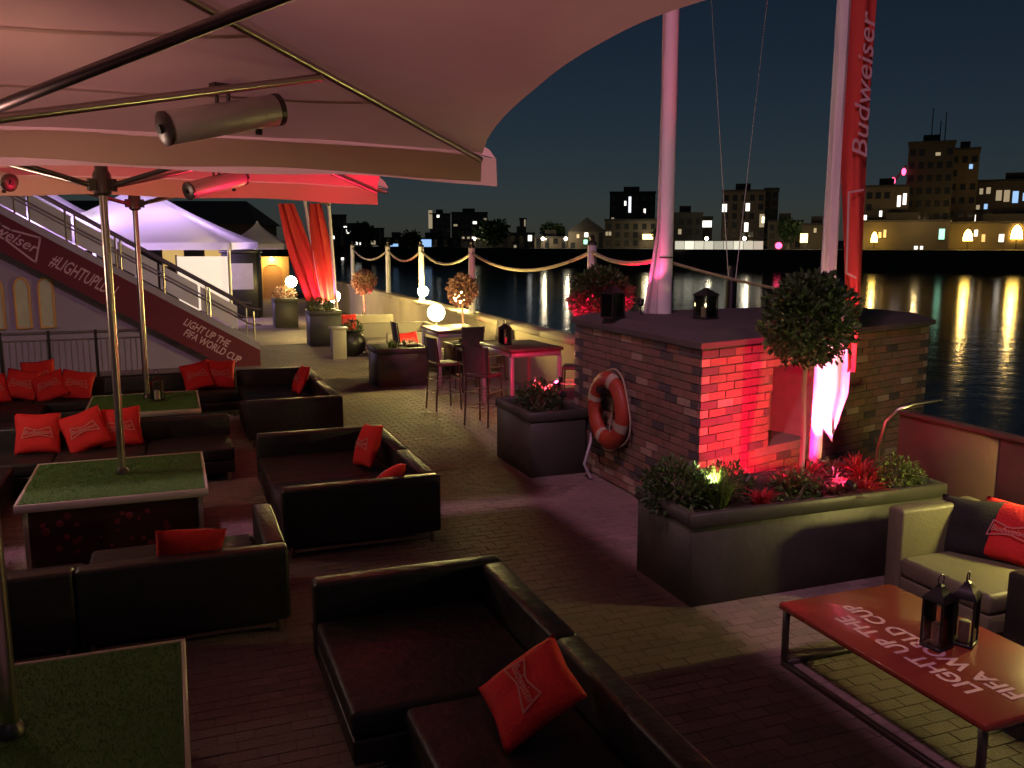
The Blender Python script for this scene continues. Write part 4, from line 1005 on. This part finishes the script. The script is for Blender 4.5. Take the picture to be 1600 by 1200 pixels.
MB().lathe([(.05, 0), (.07, .06), (.05, .14)], 10).build('lamp_glass', 'lens_warm', ar, (0, -.25, 1.78)); lamp('arch_lamp', 'POINT', ar, (0, -.45, 1.7), 60, (1, .66, .25), .06)
# pub building closing the view behind the tents
bb = thing('brick_pub', 'dark brown low building behind the marquees', 'building', tuple(PD(250, 375, 52).xy) + (0,), R(-16))
MB().box(-11, 5.3, 0, 8, 0, 3.6).build('wall', 'umber', bb, smooth=False)
MB().add([(-11.3, -.3, 3.6), (5.6, -.3, 3.6), (5.6, 8.3, 3.6), (-11.3, 8.3, 3.6), (-9.5, 4, 5.1), (4.2, 4, 5.1)], [(0, 1, 5, 4), (1, 2, 5), (2, 3, 4, 5), (3, 0, 4), (0, 3, 2, 1)]).build('roof', 'umber', bb, smooth=False)
for k in range(6): MB().box(-9.5 + k * 2.4, -8.3 + k * 2.4, -.05, -.01, 1.2, 2.7).build('window', 'arch_glow' if k in (4, 5) else 'black_metal', bb, smooth=False)

# floodlight mast behind the viewer: it lights the canopies from above and throws their shadow on the path
fm = thing('floodlight_mast', 'tall floodlight mast on the building side of the terrace', 'floodlight', (-2.6, -1.5, 0))
MB().lathe([(.14, 0), (.12, 4), (.08, 15.6)], 14).build('mast', 'grey_metal', fm)
MB().box(-.5, .5, -.12, .12, 15.6, 15.75).build('crossbar', 'grey_metal', fm, smooth=False)
for sx in (-.34, .34):
    rb('flood_head', 'black_metal', fm, sx - .22, sx + .22, .14, .38, 15.45, 15.8, .02, 1)
    MB().box(sx - .18, sx + .18, .10, .36, 15.42, 15.446).build('flood_lens', 'lens_flood', fm, smooth=False)
FL = (-2.6, -1.2, 15.3)
lamp('flood_lamp', 'SPOT', fm, (0, .25, 15.38), 5400, (1.0, .46, .72), .5, aim(FL, (-1.5, 8.5, 0)), R(88), 1.0)

# ================================================================== FAR BANK
GZ = 0.55
wcol = {'w': emis('window_white', (1, .95, .85), 1.5), 'y': emis('window_warm', (1, .72, .25), 4.0), 'b': emis('window_blue', (.35, .6, 1), .8), 'r': emis('lamp_red', (1, .06, .15), 5),
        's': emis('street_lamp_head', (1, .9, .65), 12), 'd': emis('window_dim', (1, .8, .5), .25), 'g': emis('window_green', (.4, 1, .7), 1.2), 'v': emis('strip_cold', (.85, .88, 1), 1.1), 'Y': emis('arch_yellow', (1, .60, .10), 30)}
M['bld'] = mat('far_brick', (0.15, 0.115, 0.08), .9, var=.3, scale=.3)
M['bld2'] = mat('far_render', (0.14, 0.11, 0.07), .9, var=.3, scale=.3)
M['bld3'] = mat('far_dark', (0.06, 0.052, 0.045), .9, var=.3, scale=.3)
M['pane'] = mat('dark_pane', (0.02, 0.022, 0.025), .15, var=0)
BG = 'buildings along the far bank'
def building(x0, x1, yt, d, label, m='bld', wins=(), roof=None, deep=14, grid=None, extra=()):
    cx = (x0 + x1) / 2; b = PD(cx, 375, d); top = PD(cx, yt, d).z
    w = (x1 - x0) / FPX * d * 1.0; fx = math.atan2(ray(cx, 375).x, ray(cx, 375).y)
    t = thing('far_building', label, 'building', (b.x, b.y, GZ), -fx, BG); h = top - GZ
    MB().box(-w / 2, w / 2, 0, deep, 0, h).build('wall', m, t, smooth=False)
    if roof == 'gable':
        MB().add([(-w / 2 - .3, -.3, h), (w / 2 + .3, -.3, h), (w / 2 + .3, deep, h), (-w / 2 - .3, deep, h), (0, -.3, h + w * .38), (0, deep, h + w * .38)], [(0, 1, 4), (1, 2, 5, 4), (2, 3, 5), (3, 0, 4, 5), (0, 3, 2, 1)]).build('roof', 'bld3', t, smooth=False)
    else:
        MB().box(-w / 2 - .2, w / 2 + .2, -.2, deep + .2, h, h + .5).build('parapet', 'bld3', t, smooth=False)
        if w > 6: MB().box(-w * .2, w * .15, 3, 8, h + .5, h + 2.2).build('plant_room', 'bld3', t, smooth=False)
    s = d / FPX
    done = []
    for (px, py, pw_, ph, k) in wins:
        u = (px - cx) * s; z = PD(px, py, d).z - GZ; done.append((u, z))
        f = MB().box(u - pw_ * s / 2, u + pw_ * s / 2, -.06, -.01, z - ph * s / 2, z + ph * s / 2).build('window', wcol[k], t, smooth=False)
        MB().box(u - pw_ * s / 2 - .12, u + pw_ * s / 2 + .12, -.2, -.07, z - ph * s / 2 - .2, z - ph * s / 2 - .03).build('sill', 'bld3', f, smooth=False)
    if grid:
        nx, nz = grid
        for i in range(nx):
            for j in range(nz):
                u = -w / 2 + w * (i + .5) / nx; z = h * (j + .6) / (nz + .3)
                if any(abs(u - a) < 1.5 and abs(z - b_) < 1.7 for a, b_ in done): continue
                MB().box(u - .6, u + .6, -.04, -.01, z - .75, z + .75).build('window', 'pane', t, smooth=False)
    return t
# right
t = building(1413, 1478, 226, 214, 'tall dark tower block with rooftop masts', 'bld3', [(1455, 243, 7, 5, 'd')], grid=(5, 8))
for x in (1444, 1456, 1463):
    u = (x - 1445.5) / FPX * 214; MB().tube([(u, 4, 22), (u, 4, 22 + 7 + (x % 5))], .12, 6).build('mast', 'bld3', t)
building(1478, 1518, 236, 219, 'brown stair tower joined to the tall dark tower block', 'bld', [(1507, 262, 5, 7, 'b'), (1484, 347, 4, 5, 'd')], grid=(3, 7))
t = building(1350, 1413, 293, 212, 'stepped dark block with a pair of bright white windows', 'bld', [(1399, 315, 5, 17, 'w'), (1407, 312, 5, 17, 'w'), (1374, 334, 4, 9, 'w'), (1413 - 2, 338, 5, 9, 'd'), (1390, 340, 3, 7, 'd'), (1348 + 4, 341, 4, 10, 'w')], grid=(5, 5))
building(1518, 1680, 283, 218, 'long dark block with a row of coloured upper windows', 'bld', [(1517 + 3, 298, 5, 10, 'd'), (1535, 298, 5, 9, 'd'), (1545, 297, 6, 10, 'd'), (1560, 305, 8, 16, 'd'), (1571, 306, 8, 18, 'd'), (1583, 308, 8, 18, 'b'), (1597, 308, 8, 12, 'b'), (1532, 323, 5, 7, 'd'), (1543, 322, 5, 8, 'b'), (1527, 345, 6, 20, 'w'), (1552, 358, 6, 18, 'd')], grid=(8, 5))
building(1345, 1475, 347, 203, 'low ochre waterside terrace with glowing arches, below the tall dark tower block', 'bld2', [(1377, 367, 4, 9, 'd'), (1384, 365, 4, 12, 'd'), (1348, 382, 6, 12, 'w'), (1465, 366, 8, 16, 'g'), (1430, 387, 5, 5, 'w'), (1438, 387, 4, 5, 'w')], deep=7)
building(1476, 1680, 349, 203, 'low ochre waterside terrace with glowing arches, below the block with coloured windows', 'bld2', [(1541, 372, 5, 12, 'd'), (1566, 372, 7, 12, 'w'), (1530, 364, 5, 10, 'w')], deep=7)
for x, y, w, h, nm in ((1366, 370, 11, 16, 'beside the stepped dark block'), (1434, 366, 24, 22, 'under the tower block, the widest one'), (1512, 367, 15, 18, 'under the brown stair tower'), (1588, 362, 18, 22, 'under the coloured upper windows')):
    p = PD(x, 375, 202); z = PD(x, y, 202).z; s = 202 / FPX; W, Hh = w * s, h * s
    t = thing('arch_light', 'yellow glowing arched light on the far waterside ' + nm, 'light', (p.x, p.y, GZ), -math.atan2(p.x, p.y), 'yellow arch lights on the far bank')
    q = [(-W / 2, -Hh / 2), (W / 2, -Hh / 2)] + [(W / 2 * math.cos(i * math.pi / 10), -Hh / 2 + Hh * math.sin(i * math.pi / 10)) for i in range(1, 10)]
    MB().prism(q, 0, .12, Matrix.Translation((0, 0, z - GZ)) @ Matrix.Rotation(R(90), 4, 'X')).build('glow_pane', wcol['Y'], t, smooth=False)  # street lamp light on the facade, drawn as a glowing arch
    MB().tube([(a, -.05, b + z - GZ) for a, b in q[1:] + q[:1]], .14, 6).build('arch_frame', 'bld', t)
    MB().box(-.12, .12, .02, .2, 0, z - GZ - Hh / 2).build('post', 'bld3', t, smooth=False)
    lamp('arch_lamp', 'POINT', t, (0, -6.0, z - GZ + 3), 600, (1, .68, .28), .3)  # added fill light floating before the arch, spreads over the facades
cr = thing('crane', 'slanting site crane with two red lamps beside the tall dark tower block', 'crane', tuple(PD(1397, 375, 216).xy) + (GZ,), -R(40))
h0 = PD(1390, 287, 216).z - GZ; h1_ = PD(1404, 270, 216).z - GZ
MB().tube([(-1.2, 0, 0), (-1.1, 0, h0), (1.6, 0, h1_ + 1.5)], .25, 6).build('jib', 'bld3', cr)
for u, z in ((-1.1, h0 + .5), (1.1, h1_)): MB().sphere((u, -.6, z), .5, 10, 8, 1.7).build('warning_lamp', wcol['r'], cr)
# middle
building(1127, 1192, 300, 232, 'brown riverside tower with scattered bright windows, behind the wire stays', 'bld', [(1131, 325, 7, 12, 'w'), (1166, 324, 6, 12, 'w'), (1165, 355, 6, 14, 'w'), (1188, 345, 7, 20, 'd'), (1190, 344, 4, 10, 'w')], grid=(5, 6))
building(1192, 1213, 297, 240, 'narrow olive slab tower beside the brown riverside tower', 'bld2', grid=(2, 7))
building(1045, 1096, 335, 225, 'low dark flat roofed block right of the white mast', 'bld3', [(1062, 362, 5, 8, 'd')], grid=(4, 3))
building(1097, 1112, 341, 236, 'small block with one large bright window', 'bld3', [(1104, 350, 14, 10, 'w')])
building(1200, 1252, 347, 222, 'brown low block beside the red lamp', 'bld', [(1222, 361, 3, 7, 'd'), (1229, 361, 3, 7, 'd')], grid=(4, 3))
building(1252, 1300, 352, 214, 'low block with a yellow lit doorway', 'bld2', [(1252 + 5, 372, 11, 14, 'y'), (1273, 360, 4, 7, 'd')])
t = thing('lit_hoarding', 'long pale lit hoarding along the far waterside', 'hoarding', tuple(PD(1122, 375, 207).xy) + (GZ,), -math.atan2(PD(1122, 375, 207).x, PD(1122, 375, 207).y))
for k in range(9):
    u = (-66 + k * 15) * 207 / FPX; MB().box(u, u + 2.1, 0, .2, 0, 1.9).build('panel', emis('hoarding_glow', (1, .93, .72), (.5, .9, .6, .55, .35, .45, .7, .5, .4)[k]), t, smooth=False)  # light falling on the hoarding, given as the panels' own glow
t = thing('red_beacon', 'red beacon lamp on the far waterside wall', 'lamp', tuple(PD(1217, 375, 200).xy) + (GZ,))
MB().lathe([(.15, 0), (.15, .5)], 8).build('post', 'bld3', t); MB().sphere((0, 0, .9), .75, 12, 8).build('lamp_glass', wcol['r'], t)
building(952, 1022, 302, 300, 'dark tower with a bright vertical light strip', 'bld3', [(983, 330, 4, 44, 'v'), (976, 318, 3, 7, 'w'), (976, 340, 3, 6, 'w'), (1006, 330, 3, 7, 'w'), (957, 343, 4, 6, 'd')], grid=(6, 6))
building(945, 1040, 345, 236, 'brown warehouse row with paired windows', 'bld2', [(945 + 3, 365, 4, 6, 'd'), (953, 365, 4, 6, 'd'), (1012, 370, 16, 8, 'y')], grid=(7, 3))
building(888, 946, 362, 232, 'gabled brown house with small lit windows', 'bld', [(903, 369, 4, 6, 'd'), (916, 367, 6, 7, 'w'), (915, 378, 6, 7, 'g'), (912, 392, 5, 7, 'g')], 'gable', grid=(4, 3))
building(835, 888, 372, 238, 'low long shop row with bright street windows', 'bld', [(846, 396, 6, 5, 'w'), (856, 395, 7, 4, 'w'), (866, 392, 9, 6, 'g'), (884, 394, 6, 6, 'w'), (829 + 8, 396, 6, 5, 'w')], grid=(4, 2))
building(795, 835, 366, 246, 'low block with one round bright window', 'bld', [(828, 372, 6, 9, 'w'), (820, 396, 6, 5, 'w'), (805, 385, 4, 4, 'd'), (812, 397, 5, 4, 'w')], grid=(3, 2))
building(812, 822, 343, 300, 'slim pale chimney block', 'bld2', [(820, 348, 2, 12, 'd')])
building(706, 762, 333, 420, 'distant wide slab with a lit top floor', 'bld2', [(712, 352, 6, 3, 'd'), (742, 348, 6, 4, 'w'), (758, 343, 4, 4, 'd')], grid=(8, 4))
building(672, 704, 335, 400, 'distant square tower with a violet corner strip', 'bld2', [(673, 343, 6, 28, 'd'), (685, 338, 4, 4, 'w')], grid=(4, 5))
building(720, 795, 370, 262, 'dark low warehouse row beyond the river', 'bld3', [(724, 368 + 3, 4, 4, 'd'), (732, 371, 4, 4, 'd'), (740, 371, 5, 4, 'w'), (748, 372, 4, 4, 'd')], grid=(6, 2))
building(640, 720, 374, 285, 'low block with a pale blue lit sign', 'bld3', [(664, 381, 12, 14, 'b'), (672, 381, 4, 14, 'b'), (690, 394, 4, 4, 'd'), (702, 392, 4, 4, 'd')], grid=(5, 2))
building(600, 640, 373, 300, 'low block with a deep blue lit window', 'bld3', [(612, 386, 5, 5, 'b'), (618, 386, 8, 10, 'b')], grid=(3, 2))
building(518, 600, 358, 320, 'dark housing block with scattered warm windows', 'bld3', [(559, 380, 9, 5, 'w'), (583, 379, 7, 6, 'd'), (586, 388, 9, 7, 'w'), (571, 389, 5, 6, 'd'), (575, 396, 6, 4, 'd'), (537, 405, 9, 5, 'w'), (521, 371, 5, 5, 'w'), (545, 359 + 3, 7, 6, 'w')], grid=(7, 4))
building(520, 542, 337, 380, 'distant flat topped block above the warm windowed housing', 'bld2', [(540, 356, 5, 5, 'w')], grid=(3, 3))
for x_, y_, d_, nm in ((848, 391, 236, 'at the low shop row'), (884, 392, 230, 'between the shop row and the gabled house'), (1008, 372, 232, 'before the brown warehouse row'), (1104, 384, 214, 'at the small block with one large window'), (1163, 384, 210, 'below the brown riverside tower'), (1258, 372, 205, 'at the yellow lit doorway'), (742, 388, 255, 'at the dark warehouse row')):
    p = PD(x_, 375, d_); h_ = max(2.2, PD(x_, y_, d_).z - GZ)
    t = thing('street_lamp', 'bright street lamp on the far bank ' + nm, 'lamp', (p.x, p.y, GZ), 0, 'street lamps on the far bank')
    MB().lathe([(.12, 0), (.07, h_)], 8).build('post', 'bld3', t); MB().sphere((0, 0, h_ + .3), .42, 10, 8).build('lamp_head', wcol['s'], t)
    lamp('street_light', 'POINT', t, (0, -1.5, h_ + .3), 500, (1, .85, .55), .3)
# far trees
def far_tree(px, yt, wpx, d, label, seed):
    b = PD(px, 375, d); top = PD(px, yt, d).z; r = wpx / 2 / FPX * d
    t = thing('far_tree', label, 'tree', (b.x, b.y, GZ), 0, 'dark trees on the far bank'); h = top - GZ
    MB().tube([(0, 0, 0), (.2, 0, h * .4), (0, 0, h * .7)], .35, 8, .15).build('trunk', 'bark', t)
    rr = random.Random(seed); mb = MB()
    for k in range(7):
        a = rr.uniform(0, 6.28); q = rr.uniform(.2, .62)
        lm = leaves(260, (math.cos(a) * r * q, math.sin(a) * r * q, h * rr.uniform(.45, .78)), r * rr.uniform(.38, .55), r * .22, seed * 9 + k, .6)
        mb.add(lm.v, lm.f)
    mb.build('crown', 'leaf', t, smooth=False)
for i, (px, yt, w, d, l) in enumerate(((770, 350, 60, 250, 'broad dark tree left of the slim pale chimney block'), (865, 345, 38, 244, 'rounded dark tree behind the low shop row'), (1232, 340, 44, 212, 'dark tree behind the brown low block by the red lamp'), (640, 368, 40, 270, 'dark tree near the blue lit sign'), (1028, 352, 24, 228, 'dark tree beside the brown warehouse row'), (560, 352, 50, 300, 'spreading tree above the warm windowed housing'))):
    far_tree(px, yt, w, d, l, i + 1)
